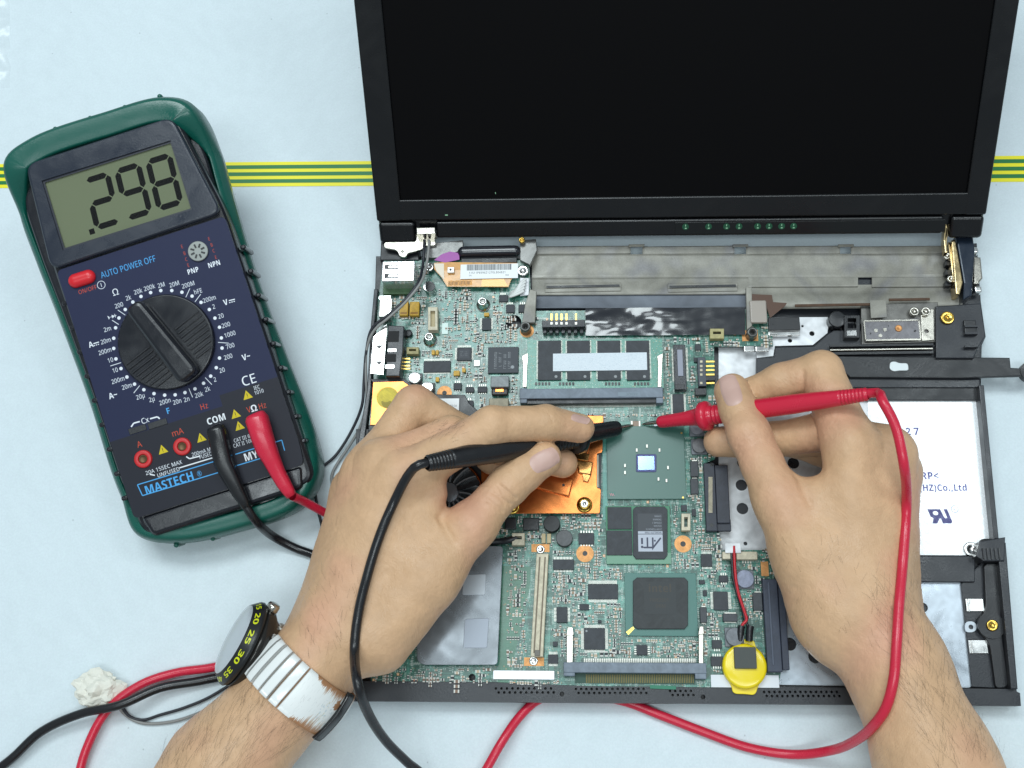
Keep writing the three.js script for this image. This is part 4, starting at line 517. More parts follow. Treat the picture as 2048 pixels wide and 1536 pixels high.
// ---------- copper cooler with its fan ----------
{
  const h = 16.5;
  const t = thing('cpu_cooler', 'orange copper cooling plate with black fan under the left hand', 'heat sink', at(980, 900, 12));
  const cu = mt.copper;
  part(t, 'copper_plate', slab([[962, 830], [1207, 831], [1205, 905], [1194, 907], [1194, 976], [1202, 977], [1200, 1027], [978, 1027], [962, 960]], h, 1, { bevel: 0.2, round: 1 }), cu);
  part(t, 'copper_plate', slab([[746, 764], [806, 762], [842, 788], [850, 800], [850, 852], [740, 850]], h, 0.9, { bevel: 0.2 }), cu);
  const dotM = mat(rgb(228, 206, 60), 0.5, 0, { mottle: 60 }); part(t, 'sticker', cyl(775, 795, 5.6, h + 0.12, 0.15, 30), dotM); part(t, 'sticker_stain', slab([[762, 800], [772, 806], [782, 800], [786, 810], [776, 818], [764, 812]], h + 0.2, 0.1, { round: 1.5 }), mat(rgb(150, 134, 24), 0.5));
  part(t, 'fan_housing', slab([[740, 758], [808, 757], [846, 784], [870, 788], [930, 790], [938, 806], [962, 826], [962, 860], [736, 862], [738, 850], [846, 852], [846, 800], [838, 790], [804, 766], [748, 768]], h - 0.6, 4, { bevel: 0.3 }), mt.dark);
  part(t, 'fan_housing', slab([[712, 858], [962, 858], [968, 960], [950, 1038], [900, 1070], [712, 1070]], 13.6, 1, { bevel: 0.2 }), mt.dark);
  const c0 = at(897, 985, h);
  const ringG = turned(V(c0.x, 12, c0.z), V(c0.x, 22, c0.z), [[0, 15.5], [5, 15.5], [5.2, 16], [5, 16.6], [0, 16.6]], 48); part(t, 'fan_ring', ringG, cu);
  const hub = part(t, 'fan_hub', turned(V(c0.x, 13.5, c0.z), V(c0.x, 22, c0.z), [[0, 5.4], [3, 5.2], [3.6, 4.6], [3.7, 0]]), mat(rgb(150, 154, 160), 0.35, 0.6));
  const bl = mat(rgb(150, 154, 158), 0.32, 0.4);
  for (let i = 0; i < 17; i++) { const a = i / 17 * 2 * Math.PI, g = new THREE.BoxGeometry(10 * M, 3.6 * M, 0.7 * M, 4, 1, 1), p = g.attributes.position; for (let k = 0; k < p.count; k++) { const x = p.getX(k); p.setZ(k, p.getZ(k) + (x / M + 5) ** 2 * 0.03 * M); } g.computeVertexNormals(); part(t, 'fan_blade', g.translate(10.2 * M, 0, 0).rotateY(a).translate(c0.x * M, 15.2 * M, c0.z * M), bl); }
  { const p = []; for (const s of [0.3, 2.3, 4.5]) p.push(new THREE.BoxGeometry(11.5 * M, 1 * M, 1.8 * M).translate(10.3 * M, 0, 0).rotateY(s).translate(c0.x * M, 18 * M, c0.z * M)); part(t, 'fan_strut', merge(p), mt.dark); }
  for (const [u, v] of [[1169, 1010], [1024, 1014], [992, 938]]) { const p = at(u, v, h); const s = part(t, 'spring_screw', turned(p, p.clone().add(V(0, 9, 0)), [[0, 0], [0, 3.7], [0.7, 3.8], [1, 3.2], [1, 2.8], [2.6, 2.7], [3, 2.2], [3, 1.2], [2, 1], [2, 0]]), mt.brass); part(s, 'screw_head', turned(p.clone().add(V(0, 2.2, 0)), p.clone().add(V(0, 9, 0)), [[0, 2], [0.9, 2], [1.1, 1.6], [1.1, 0.7], [0.5, 0.6], [0.5, 0]]), mt.silver); }
  part(t, 'copper_block', slab([[1088, 942], [1147, 958], [1138, 993], [1056, 970]], h + 2, 2, { bevel: 0.5 }), cu); part(t, 'block_hole', cyl(1127, 970, 0.7, h + 2.06, 0.1, 12), mt.dark);
  part(t, 'copper_clip', merge([slab([[1128, 896], [1180, 908], [1176, 922], [1124, 914]], h + 2.4, 1, { bevel: 0.3 }), slab([[1152, 918], [1186, 924], [1182, 950], [1158, 946]], h + 1.8, 1.6, { bevel: 0.5 }), slab([[1164, 946], [1182, 950], [1176, 964], [1166, 962]], h + 1.2, 1, { bevel: 0.3 })]), mat(rgb(206, 152, 92), 0.24, 1, { smudge: 60 }));
  part(t, 'bent_rim', slab([[1124, 894], [1168, 910], [1178, 880], [1183, 880], [1172, 916], [1122, 899]], h + 1, 1.2, { bevel: 0.2 }), cu);
  part(t, 'socket_edge', slab([[1193, 906], [1203, 904], [1202, 978], [1193, 978]], h - 1, 3.4, { bevel: 0.2 }), mt.dark); part(t, 'socket_strip', slab([[1193, 910], [1197, 910], [1197, 974], [1193, 974]], h - 0.6, 0.5), mt.cream);
  sheet(t, 'printed_label', 868, 797, 918, 826, h + 0.1, 0.3, canvasTex(256, 160, (x) => { x.fillStyle = '#eef0f0'; x.fillRect(0, 0, 256, 160); x.fillStyle = '#2a2c30'; x.font = '30px monospace'; x.fillText('26R78', 20, 50); x.fillText('G270IU', 126, 92); x.fillRect(20, 110, 190, 4); }), 0.55);
}

// ---------- coin cell on its lead ----------
{
  const h = PCB + 5, t = thing('coin_battery', 'yellow wrapped coin battery with grey foam square and red-black wire', 'battery', at(1490, 1330, PCB));
  const ye = mat(rgb(240, 214, 20), 0.34, 0, { clearcoat: 0.3, clearcoatRoughness: 0.3, smudge: 20 }), p = at(1490, 1332, h);
  const out = [[1472, 1278], [1508, 1278], [1512, 1296], [1526, 1310], [1533, 1332], [1529, 1354], [1517, 1370], [1511, 1391], [1492, 1388], [1466, 1388], [1463, 1372], [1452, 1356], [1447, 1334], [1452, 1314], [1466, 1298]];
  part(t, 'yellow_wrap', slab(out, PCB + 1.2, 0.8, { bevel: 0.25, round: 3 }), ye);
  part(t, 'cell_body', turned(V(p.x, PCB + 0.6, p.z), V(p.x, PCB + 9, p.z), [[0, 0], [0, 9.7], [0.8, 10.1], [2.9, 10.1], [3.8, 9.7], [4.3, 8.8], [4.45, 6], [4.5, 0]], 48), ye);
  part(t, 'foam_square', chipBox(1469, 1294, 1513, 1337, h + 2.2, 2.6, 0.4), mat(rgb(84, 88, 86), 0.9, 0, { fine: 0.1 }));
  for (const u of [1480, 1498]) part(t, 'wire_sleeve', tube([at(u + 3, 1252, PCB + 3.5), at(u + 1, 1264, PCB + 3.5), at(u, 1282, PCB + 2.6)], 1.7, 20, 10), mt.dark);
  const line = [[1466, 1092, 17], [1467, 1120, 17.5], [1470, 1160, 18.4], [1476, 1190, 17.6], [1486, 1220, 16.8], [1491, 1240, 16.2]];
  part(t, 'red_wire', tube([...line.map(([u, v, z]) => at(u + 2, v, z)), at(1486, 1248, 16), at(1482, 1256, 15.5)], 0.7, 60, 8), mat(rgb(196, 36, 48), 0.4)); part(t, 'black_wire', tube([...line.map(([u, v, z]) => at(u - 3 + (v > 1180 ? 2 : 0), v, z - 0.6)), at(1497, 1254, 15.8)], 0.7, 60, 8), mt.dark);
  const wp = part(t, 'wire_plug', chipBox(1450, 1086, 1482, 1106, PCB + 5.4, 0.8, 0.2), mt.alu);
}

// ---------- multimeter propped on its stand ----------
const MT = (() => { const a = 18 * Math.PI / 180, t = 16 * Math.PI / 180, ex = V(Math.cos(a), 0, -Math.sin(a)), g = V(-Math.sin(a), 0, -Math.cos(a)), ey = g.multiplyScalar(Math.cos(t)).add(V(0, Math.sin(t), 0)), n = ex.clone().cross(ey), o = at(430, 960, 34);
  return { ex, ey, n, o, loc: (u, v, up = 0) => { const d = dirOf(u, v), q0 = o.clone().addScaledVector(n, up), k = q0.clone().sub(CAM.at).dot(n) / d.dot(n), q = CAM.at.clone().addScaledVector(d, k).sub(q0); return [q.dot(ex), q.dot(ey)]; }, world: (x, y, z) => o.clone().addScaledVector(ex, x).addScaledVector(ey, y).addScaledVector(n, z) }; })();
{
  const t = thing('multimeter', 'dark blue digital multimeter in green rubber holster reading .298', 'multimeter', MT.o);
  t.o = null; t.quaternion.setFromRotationMatrix(new THREE.Matrix4().makeBasis(MT.ex, MT.n, MT.ey.clone().negate()));
  const lb = (x0, y0, x1, y1, z0, z1, r = 0) => box((x0 + x1) / 2, (z0 + z1) / 2, -(y0 + y1) / 2, x1 - x0, z1 - z0, y1 - y0, r);
  const flat = (pts, z0, z1, { bevel = 0, r = 0, hole } = {}) => { let s = new THREE.Shape(pts.map(([x, y]) => new THREE.Vector2(x * M, y * M))); if (r) s = rounded(s.getPoints(1), r * M); if (hole) s.holes.push(hole.getPoints ? hole : new THREE.Path(rounded(hole.map(([x, y]) => new THREE.Vector2(x * M, y * M)), 1.2 * M).getPoints(4))); const b = bevel * M; return new THREE.ExtrudeGeometry(s, { depth: (z1 - z0) * M - 2 * b, bevelEnabled: bevel > 0, bevelSize: b, bevelThickness: b, bevelOffset: -b, bevelSegments: 3, curveSegments: 14 }).rotateX(-Math.PI / 2).translate(0, z0 * M + b, 0); };
  const slate = mat(rgb(38, 44, 56), 0.42, 0, { grain: 0.04, smudge: 14 }), blackP = mat(rgb(27, 29, 35), 0.36, 0, { grain: 0.03, smudge: 16 }), green = mat(rgb(14, 86, 74), 0.46, 0, { grain: 0.05, smudge: 10 });
  // holster: a thick wall round the body, high at both ends and lower along the sides
  const outline = [[-30, -24], [-47, -14], [-52, 10], [-53, 58], [-55.5, 100], [-58, 132], [-59, 160], [-54, 183], [-38, 190], [0, 191.5], [30, 190], [43, 182], [46.5, 160], [46, 138], [45.5, 88], [47.5, 52], [50, 6], [47, -14], [34, -26], [0, -28]];
  const cv = new THREE.CatmullRomCurve3(outline.map(([x, y]) => V(x, y, 0)), true, 'centripetal'), NS = 240, rows = [];
  for (let i = 0; i < NS; i++) {
    const p = cv.getPointAt(i / NS), tg = cv.getTangentAt(i / NS), nx = V(tg.y, -tg.x, 0); if (nx.dot(V(p.x, p.y - 82, 0)) < 0) nx.negate();
    const e = THREE.MathUtils.smoothstep(Math.abs(p.y - 82), 72, 98), low = p.y < 82, top = lerp(-11, low ? -3 : 0.5, e), inn = lerp(6, low ? 11 : 14.5, e);
    const bump = 0.6 * Math.max(0, Math.sin(i * 0.5) - 0.9) * 10 * 0;
    rows.push([[p.x - nx.x * 4, p.y - nx.y * 4, -29.5], [p.x - nx.x * 0.6 + nx.x * bump, p.y - nx.y * 0.6, -26], [p.x, p.y, -18], [p.x - nx.x * 0.6, p.y - nx.y * 0.6, top - 6], [p.x - nx.x * 2.4, p.y - nx.y * 2.4, top - 1.6], [p.x - nx.x * 4.6, p.y - nx.y * 4.6, top], [p.x - nx.x * (inn - 1), p.y - nx.y * (inn - 1), top - 0.6], [p.x - nx.x * inn, p.y - nx.y * inn, top - 3], [p.x - nx.x * inn, p.y - nx.y * inn, -29.5]]);
  }
  { const pos = [], idx = [], k = 9; for (const r of rows) for (const [x, y, z] of r) pos.push(x * M, z * M, -y * M); for (let i = 0; i < NS; i++) for (let j = 0; j < k; j++) { const a = i * k + j, b = i * k + (j + 1) % k, c = ((i + 1) % NS) * k + j, d = ((i + 1) % NS) * k + (j + 1) % k; idx.push(a, c, b, b, c, d); }
    const g = new THREE.BufferGeometry(); g.setAttribute('position', new THREE.Float32BufferAttribute(pos, 3)); g.setIndex(idx); g.computeVertexNormals(); const hol = part(t, 'holster', g, green); hol.userData.label = 'green rubber holster';
    // grip ridges on the ends and sides
    const ridge = (x, y, len, ang, z0, z1) => part(hol, 'grip_ridge', new THREE.CapsuleGeometry(1.3 * M, (z1 - z0) * M, 4, 10).translate(x * M, (z0 + z1) / 2 * M, -y * M), green);
    for (const x of [-44, -26, -8, 10, 28]) ridge(x, 190.6 - (x < -40 ? 3.5 : 0), 0, 0, -22, -7);
    for (const x of [-30, -12, 6, 24]) ridge(x, -26.6 + (x < -20 ? 2.4 : x > 20 ? 0 : 0), 0, 0, -22, -10); }
  part(t, 'tilt_stand', flat([[-26, 150], [22, 150], [18, 163], [-22, 163]], -78, -29, { bevel: 0.5 }).applyMatrix4(new THREE.Matrix4().makeRotationX(0)), green);
  part(t, 'body_back', flat(outline.map(([x, y]) => [x + (-5 - x) * 0.11, y + (82 - y) * 0.055]), -29, -9, { bevel: 2, r: 5 }), blackP);
  part(t, 'body', flat([[-46, 126], [-43, 178], [34, 178], [43, 126], [46, -16], [-42, -16]], -29, -2, { bevel: 3, r: 8 }), blackP);
  // ribs along both flanks
  for (let i = 0; i < 9; i++) { part(t, 'side_rib', lb(44.2, 4 + i * 12.5, 47, 6.4 + i * 12.5, -22, -3.4, 1), blackP); part(t, 'side_rib', lb(-47, 4 + i * 12.5, -43.4, 6.4 + i * 12.5, -20, -3.2, 1), blackP); }
  const head = part(t, 'display_frame', flat([[-45.5, 121.5], [-42.5, 175], [32.5, 176], [42, 123]], -3, 2.4, { bevel: 1.6, r: 6, hole: [[-38.5, 127.2], [-38.5, 166.2], [30.2, 166.2], [30.2, 127.2]] }), slate);
  part(head, 'frame_step', flat([[-40, 125.6], [-40, 168], [31, 168], [31, 125.6]], -3, 1.5, { bevel: 0.6, r: 2.5, hole: [[-36.6, 129.2], [-36.6, 164.2], [28.6, 164.2], [28.6, 129.2]] }), mat(rgb(34, 38, 50), 0.4));
  const SEG = { 2: 'abged', 9: 'abcfgd', 8: 'abcdefg' };
  const lcdTex = canvasTex(1024, 544, (x, w, h) => {
    const k = w / 66; x.fillStyle = 'rgb(108,115,90)'; x.fillRect(0, 0, w, h); for (let i = 0; i < 3000; i++) { x.fillStyle = `rgba(${rnd() < .5 ? '96,104,82' : '120,128,102'},.2)`; x.fillRect(rr(0, w), rr(0, h), 3, 3); }
    x.fillStyle = 'rgb(3,4,4)'; const dig = (ch, cx, cy) => { const W2 = 11.6, H2 = 25.4, th = 2.8; x.save(); x.translate(cx * k, cy * k); x.transform(1, 0, -0.06, 1, 0, 0); const hseg = (yy) => { x.beginPath(); const a = -W2 / 2 + 0.7, b = W2 / 2 - 0.7; x.moveTo((a) * k, (yy) * k); x.lineTo((a + th / 2) * k, (yy - th / 2) * k); x.lineTo((b - th / 2) * k, (yy - th / 2) * k); x.lineTo(b * k, yy * k); x.lineTo((b - th / 2) * k, (yy + th / 2) * k); x.lineTo((a + th / 2) * k, (yy + th / 2) * k); x.fill(); }, vseg = (xx, y0, y1) => { x.beginPath(); x.moveTo(xx * k, y0 * k); x.lineTo((xx + th / 2) * k, (y0 + th / 2) * k); x.lineTo((xx + th / 2) * k, (y1 - th / 2) * k); x.lineTo(xx * k, y1 * k); x.lineTo((xx - th / 2) * k, (y1 - th / 2) * k); x.lineTo((xx - th / 2) * k, (y0 + th / 2) * k); x.fill(); };
      const s = SEG[ch], hw = W2 / 2 - 0.4, hh = H2 / 2; if (s.includes('a')) hseg(-hh + 1.2); if (s.includes('g')) hseg(0); if (s.includes('d')) hseg(hh - 1.2); if (s.includes('f')) vseg(-hw, -hh + 1.6, -0.4); if (s.includes('b')) vseg(hw, -hh + 1.6, -0.4); if (s.includes('e')) vseg(-hw, 0.4, hh - 1.6); if (s.includes('c')) vseg(hw, 0.4, hh - 1.6); x.restore(); };
    const lc = (u, v) => { const [a, b] = MT.loc(u, v, 0.6); return [a + 37.4, 164.7 - b]; }; dig(2, ...lc(204, 400)); dig(9, ...lc(266, 381)); dig(8, ...lc(328, 362)); { const [a, b] = lc(183, 460); x.fillRect((a - 1.3) * k, (b - 1.3) * k, 2.6 * k, 2.6 * k); } 
  });
  part(t, 'lcd_screen', clean(new THREE.BoxGeometry(66 * M, 0.6 * M, 36 * M)).translate(-4.4 * M, 0.3 * M, -146.7 * M), new THREE.MeshPhysicalMaterial({ map: lcdTex, roughness: 0.6, specularIntensity: 0.3 }), true);
  part(t, 'lcd_window', lb(-36.7, 129.1, 28.7, 164.3, 0.9, 1.0), new THREE.MeshPhysicalMaterial({ color: 0xffffff, transmission: 1, thickness: 0, roughness: 0.04, specularIntensity: 0.1 }));
  // printed panel
  const K = 14, X0 = -46, Y1 = 124, PWm = 92, PHm = 140;
  const panelTex = canvasTex(PWm * K, PHm * K, (x, w, h) => {
    x.fillStyle = 'rgb(22,30,64)'; x.fillRect(0, 0, w, h); for (let i = 0; i < 7000; i++) { x.fillStyle = `rgba(${rnd() < .5 ? '18,22,46' : '30,38,68'},.25)`; x.fillRect(rr(0, w), rr(0, h), rr(1, 5), rr(1, 5)); }
    const at2 = (u, v) => { const [a, b] = MT.loc(u, v); return [(a - X0) * K, (Y1 - b) * K]; }, z1 = (a, b) => [a / 2.9545, 180 + b / 2.9545], z2 = (a, b) => [a / 2.9545, 600 + b / 2.9545];
    { const [a, b] = at2(...z2(690, 830)), [c, d] = at2(...z2(1560, 590)), yy = (b + d) / 2; x.fillStyle = 'rgb(27,29,40)'; x.beginPath(); x.moveTo(0, (Y1 - 33) * K); x.lineTo((14 - X0) * K, (Y1 - 33) * K); x.lineTo((14 - X0) * K, (Y1 - 38.5) * K); x.lineTo((44 - X0) * K, (Y1 - 38.5) * K); x.lineTo(w, (Y1 - 38.5) * K); x.lineTo(w, h); x.lineTo(0, h); x.fill(); }
    const say = (s, p, mm, c = '#dfe4ea', sq = 0.82, wt = '') => { const [a, b] = at2(...p); x.save(); x.translate(a, b); x.scale(sq, 1); x.font = `${wt} ${mm * 1.38 * K}px sans-serif`; x.textAlign = 'center'; x.textBaseline = 'middle'; x.fillStyle = c; x.fillText(s, 0, 0); x.restore(); };
    const dotAt = (p, r = 0.85) => { const [a, b] = at2(...p); x.fillStyle = '#e4e8ee'; x.beginPath(); x.arc(a, b, r * K, 0, 7); x.fill(); };
    const lineTo = (p, q, c = '#dfe4ea', lw = 0.35) => { x.strokeStyle = c; x.lineWidth = lw * K; x.beginPath(); x.moveTo(...at2(...p)); x.lineTo(...at2(...q)); x.stroke(); };
    const RED = '#c8482e', BLU = '#4aa3e0', YEL = '#cdb81c';
    say('AUTO POWER OFF', z1(757, 1045), 3.1, BLU, 0.8, ''); say('ON/OFF', z1(517, 1180), 2.1, RED, 0.9); { const [a, b] = at2(...z1(598, 1152)); x.strokeStyle = '#dfe4ea'; x.lineWidth = 4; x.beginPath(); x.arc(a, b, 1.9 * K, 0, 7); x.moveTo(a, b - K); x.lineTo(a, b + K); x.stroke(); }
    say('Ω', z1(682, 1195), 3.2, '#e4e8ee', 1); for (const [s, a, b] of [['200', 703, 1272], ['2k', 758, 1228], ['20k', 815, 1190], ['200k', 882, 1167], ['2M', 953, 1152], ['20M', 1030, 1147], ['200M', 1112, 1150], ['hFE', 1170, 1190], ['200m', 1237, 1235], ['2', 1263, 1280], ['20', 1305, 1335], ['200', 1335, 1388], ['1000', 1358, 1443], ['700', 1360, 1512]]) say(s, z1(a, b), 2.3);
    say('V', z1(1333, 1255), 2.8, '#e4e8ee', 0.9, 'bold'); lineTo(z1(1352, 1245), z1(1388, 1236), '#e4e8ee', 0.5); for (const k of [0, 1, 2]) lineTo(z1(1354 + k * 13, 1257 - k * 3.5), z1(1362 + k * 13, 1255 - k * 3.5), '#e4e8ee', 0.5);
    for (const [s, a, b] of [['2m', 635, 172], ['20m', 625, 242], ['200m', 620, 303], ['10', 652, 355], ['10', 680, 415], ['200m', 697, 473], ['20m', 750, 510], ['20µ', 830, 570], ['2µ', 897, 587], ['200n', 975, 600], ['20n', 1047, 600], ['2n', 1103, 587], ['20k', 1175, 560], ['2k', 1225, 527], ['2', 1270, 470], ['20', 1312, 415], ['200', 1348, 335]]) say(s, z2(a, b), 2.3);
    say('V~', z2(1455, 335), 2.9, '#e4e8ee', 0.9, 'bold'); say('A~', z2(668, 563), 2.9, '#e4e8ee', 0.9, 'bold'); say('A', z2(537, 264), 2.8, '#e4e8ee', 0.9, 'bold'); lineTo(z2(552, 258), z2(585, 248), '#e4e8ee', 0.5); for (const k of [0, 1, 2]) lineTo(z2(554 + k * 12, 270 - k * 3.5), z2(561 + k * 12, 268 - k * 3.5), '#e4e8ee', 0.5);
    for (const [a, b] of [[740, 1297], [785, 1253], [833, 1220], [890, 1197], [950, 1185], [1015, 1185], [1075, 1195], [1135, 1218], [1188, 1255], [1237, 1297], [1270, 1348], [1297, 1402], [1308, 1465], [1312, 1525], [703, 1347], [683, 1405], [672, 1467], [672, 1527]]) dotAt(z1(a, b)); for (const [a, b] of [[685, 348], [715, 405], [750, 455], [795, 497], [850, 530], [910, 553], [973, 562], [1035, 560], [1093, 547], [1152, 525], [1203, 492], [1245, 450], [1278, 400], [1297, 343]]) dotAt(z2(a, b));
    for (const [f, a, b, c, d] of [[z1, 696, 1300, 740, 1330], [z1, 662, 1360, 702, 1386], [z1, 1098, 1225, 1122, 1172], [z1, 1152, 1252, 1186, 1206], [z2, 1288, 250, 1352, 255], [z2, 652, 390, 715, 370], [z2, 790, 550, 826, 505], [z2, 1212, 458, 1252, 500], [z2, 1116, 523, 1138, 575]]) lineTo(f(a, b), f(c, d));
    { const [a, b] = at2(...z1(660, 1340)); x.strokeStyle = x.fillStyle = '#dfe4ea'; x.lineWidth = 4; x.beginPath(); x.arc(a - 26, b, 9, -1, 1); x.arc(a - 34, b, 14, -0.8, 0.8); x.moveTo(a - 10, b); x.lineTo(a + 34, b); x.stroke(); x.beginPath(); x.moveTo(a + 2, b - 13); x.lineTo(a + 2, b + 13); x.lineTo(a + 22, b); x.fill(); x.fillRect(a + 22, b - 13, 4, 26); }
    say('F', z2(993, 655), 2.9, BLU, 0.9, 'bold'); say('Hz', z2(1205, 628), 2.8, RED, 0.9); say('CE', z2(1470, 472), 4.6, '#e6eaee', 1.05, ''); say('IEC', z2(1517, 517), 1.9); say('1010', z2(1530, 543), 1.9);
    for (const [a, b] of [[1460, 560], [1390, 672], [1413, 742], [1187, 812], [960, 882]]) { const [c, d] = at2(...z2(a, b)); x.fillStyle = YEL; x.beginPath(); x.moveTo(c, d - 2.3 * K); x.lineTo(c + 2.4 * K, d + 2 * K); x.lineTo(c - 2.4 * K, d + 2 * K); x.fill(); x.fillStyle = '#33301c'; x.fillRect(c - 2, d - 0.7 * K, 4, 1.4 * K); x.fillRect(c - 2, d + K, 4, 5); }
    say('V', z2(1470, 648), 2.8, RED, 0.9); say('Ω', z2(1500, 640), 3.2, '#e6eaee', 1, 'bold'); say('Hz', z2(1550, 626), 2.8, RED, 0.9); say('COM', z2(1278, 705), 3.2, '#e6eaee', 0.95, 'bold'); say('Cx', z2(857, 712), 2.6, '#e6eaee', 1); for (const q of [[775, 750, 790, 728], [790, 728, 826, 718], [886, 702, 930, 690], [930, 690, 944, 702]]) lineTo(z2(q[0], q[1]), z2(q[2], q[3]), '#e6eaee', 0.7);
    say('mA', z2(1048, 782), 3, RED, 0.95); say('A', z2(823, 853), 3, RED, 0.95); say('20A 15SEC MAX', z2(967, 990), 2.0, '#dfe4ea', 0.95); say('UNFUSED', z2(995, 1018), 2.0, '#dfe4ea', 0.95); say('200mA MAX', z2(1205, 893), 2.0); say('FUSED', z2(1215, 918), 2.0); lineTo(z2(885, 1030), z2(915, 1036), '#e6eaee', 0.6); lineTo(z2(1060, 992), z2(1258, 932), '#e6eaee', 0.6); lineTo(z2(1100, 925), z2(1120, 938), '#e6eaee', 0.6); lineTo(z2(1120, 938), z2(1182, 922), '#e6eaee', 0.6); say('CAT III 600V', z2(1450, 812), 1.9); say('CAT II 1000V', z2(1450, 842), 1.9); say('⏚', z2(1455, 872), 2.2);
    for (const [c, a, d] of [['E', 1075, 925], ['B', 1090, 965], ['C', 1100, 1000], ['E', 1112, 1035], ['E', 1235, 880], ['B', 1250, 915], ['C', 1262, 950], ['E', 1275, 988]]) say(c, z1(a, d), 1.7, RED); say('PNP', z1(1140, 1068), 2.5, '#e4e8ee', 0.85, 'bold'); say('NPN', z1(1265, 1028), 2.5, '#e4e8ee', 0.85, 'bold');
    { const p = [z2(812, 1092), z2(1295, 955), z2(1390, 912), z2(1660, 826)]; lineTo(p[0], z2(1262, 955), BLU, 0.5); lineTo(z2(842, 1156), z2(1295, 1018), BLU, 0.5); lineTo(z2(812, 1092), z2(842, 1156), BLU, 0.5); lineTo(z2(1390, 912), z2(1665, 828), BLU, 0.5); lineTo(z2(1400, 978), z2(1560, 930), BLU, 0.5); lineTo(z2(1665, 828), z2(1682, 890), BLU, 0.5); say('MASTECH', z2(1000, 1082), 4.3, BLU, 0.92, 'bold'); say('®', z2(1178, 1026), 2.6, BLU); say('MY64', z2(1512, 912), 3.8, '#e6eaee', 0.9, 'bold'); }
  });
  { const s = rounded([[-42.5, -6], [-43.5, 120.8], [42.2, 121.6], [44, 4], [43, -6]].map(([x, y]) => new THREE.Vector2(x * M, y * M)), 3 * M), g = boxUV(new THREE.ExtrudeGeometry(s, { depth: 2.2 * M, bevelEnabled: false }).rotateX(-Math.PI / 2).translate(0, -2.2 * M, 0)), p = g.attributes.position, uv = g.attributes.uv; for (let i = 0; i < p.count; i++) uv.setXY(i, (p.getX(i) / M - X0) / PWm, 1 - (Y1 + p.getZ(i) / M) / PHm); const pm = new THREE.MeshPhysicalMaterial({ map: panelTex, roughness: 0.5, specularIntensity: 0.6, bumpMap: fineT.clone(), bumpScale: 0.00003 }); pm.bumpMap.repeat.set(10, 10); part(t, 'front_panel', g, pm, true); }
  part(t, 'bottom_lip', flat([[-40, -6], [42, -6], [39, -17], [-37, -17]], -10, -0.6, { bevel: 2.4, r: 3 }), blackP);
  // dial with a moulded grip
  const [dx, dy] = MT.loc(335, 685), [px1, py1] = MT.loc(283, 618), [px2, py2] = MT.loc(398, 765), da = Math.atan2(py2 - py1, px2 - px1), R = 23.2;
  const dial = part(t, 'range_dial', turned(V(dx, 0, -dy), V(dx, 9, -dy), [[0, 0], [0.05, R], [2.6, R], [3.2, R - 0.8], [3.2, 0]], 64), blackP);
  const grip = flat([[-22.4, -4.6], [22.4, -5.6], [22.4, 5.6], [-22.4, 4.6]], 0, 9, { bevel: 2.6, r: 4 }).rotateY(da).translate(dx * M, 3 * M, -dy * M); part(dial, 'dial_grip', grip, blackP);
  for (let i = 0; i < 8; i++) for (const s of [-1, 1]) { const x = s > 0 ? -2 + i * 2.5 : -1 + i * 2.5 - 2, L = Math.sqrt(R * R - (x * x)) - 8.4; if (L > 2) part(dial, 'dial_ridge', box(0, 0, 0, 1.1, 1.2, L, 0.4).translate(x * M, 0, -s * (7 + L / 2) * M).rotateY(da).translate(dx * M, 3.4 * M, -dy * M), blackP); }
  const [bx, by] = MT.loc(165, 558); part(t, 'power_button', new THREE.CapsuleGeometry(3.5 * M, 6.4 * M, 8, 20).rotateZ(Math.PI / 2).scale(1, 0.75, 1).translate(bx * M, 0.6 * M, -by * M), mat(rgb(214, 34, 44), 0.32)).userData.label = 'red power button';
  const [tx, ty] = MT.loc(397, 503); const ts = part(t, 'transistor_socket', turned(V(tx, 0, -ty), V(tx, 9, -ty), [[0, 0], [0, 4.9], [1, 4.9], [1.3, 4.5], [1.3, 0]], 32), mat(rgb(150, 154, 150), 0.5)); for (let i = 0; i < 8; i++) part(ts, 'socket_slot', box(0, 0, 0, 1.9, 0.3, 0.8).translate(2.7 * M, 0, 0).rotateY(i * Math.PI / 4 + 0.2).translate(tx * M, 1.42 * M, -ty * M), mt.dark);
  const jackAt = (u, v, c) => { const [a, b] = MT.loc(u, v), k = part(t, 'input_jack', turned(V(a, -0.2, -b), V(a, 9, -b), [[0, 2.1], [1.2, 2.1], [1.5, 2.6], [1.5, 3.8], [1.1, 4.3], [0, 4.4]], 28), mat(c, 0.4)); part(k, 'jack_contact', turned(V(a, -0.1, -b), V(a, 9, -b), [[0.3, 0], [0.3, 1.4], [0.9, 1.6], [0.9, 2.05], [0, 2.1]], 20), mat(rgb(110, 86, 62), 0.5, 0.7)); return k; };
  jackAt(287, 918, rgb(196, 36, 40)); jackAt(365, 893, rgb(196, 36, 40)); jackAt(436, 868, rgb(26, 27, 30)); jackAt(513, 845, rgb(196, 36, 40));
  for (const [a, b] of [[258, 292], [297, 334]]) { const p = MT.loc(a, 864 - (a - 258) * 0.28), q = MT.loc(b, 853 - (a - 258) * 0.28); part(t, 'test_slot', lb(p[0], p[1] - 1.6, q[0], p[1] + 1.4, -0.2, 0.35, 0.2), mt.dark); }
}
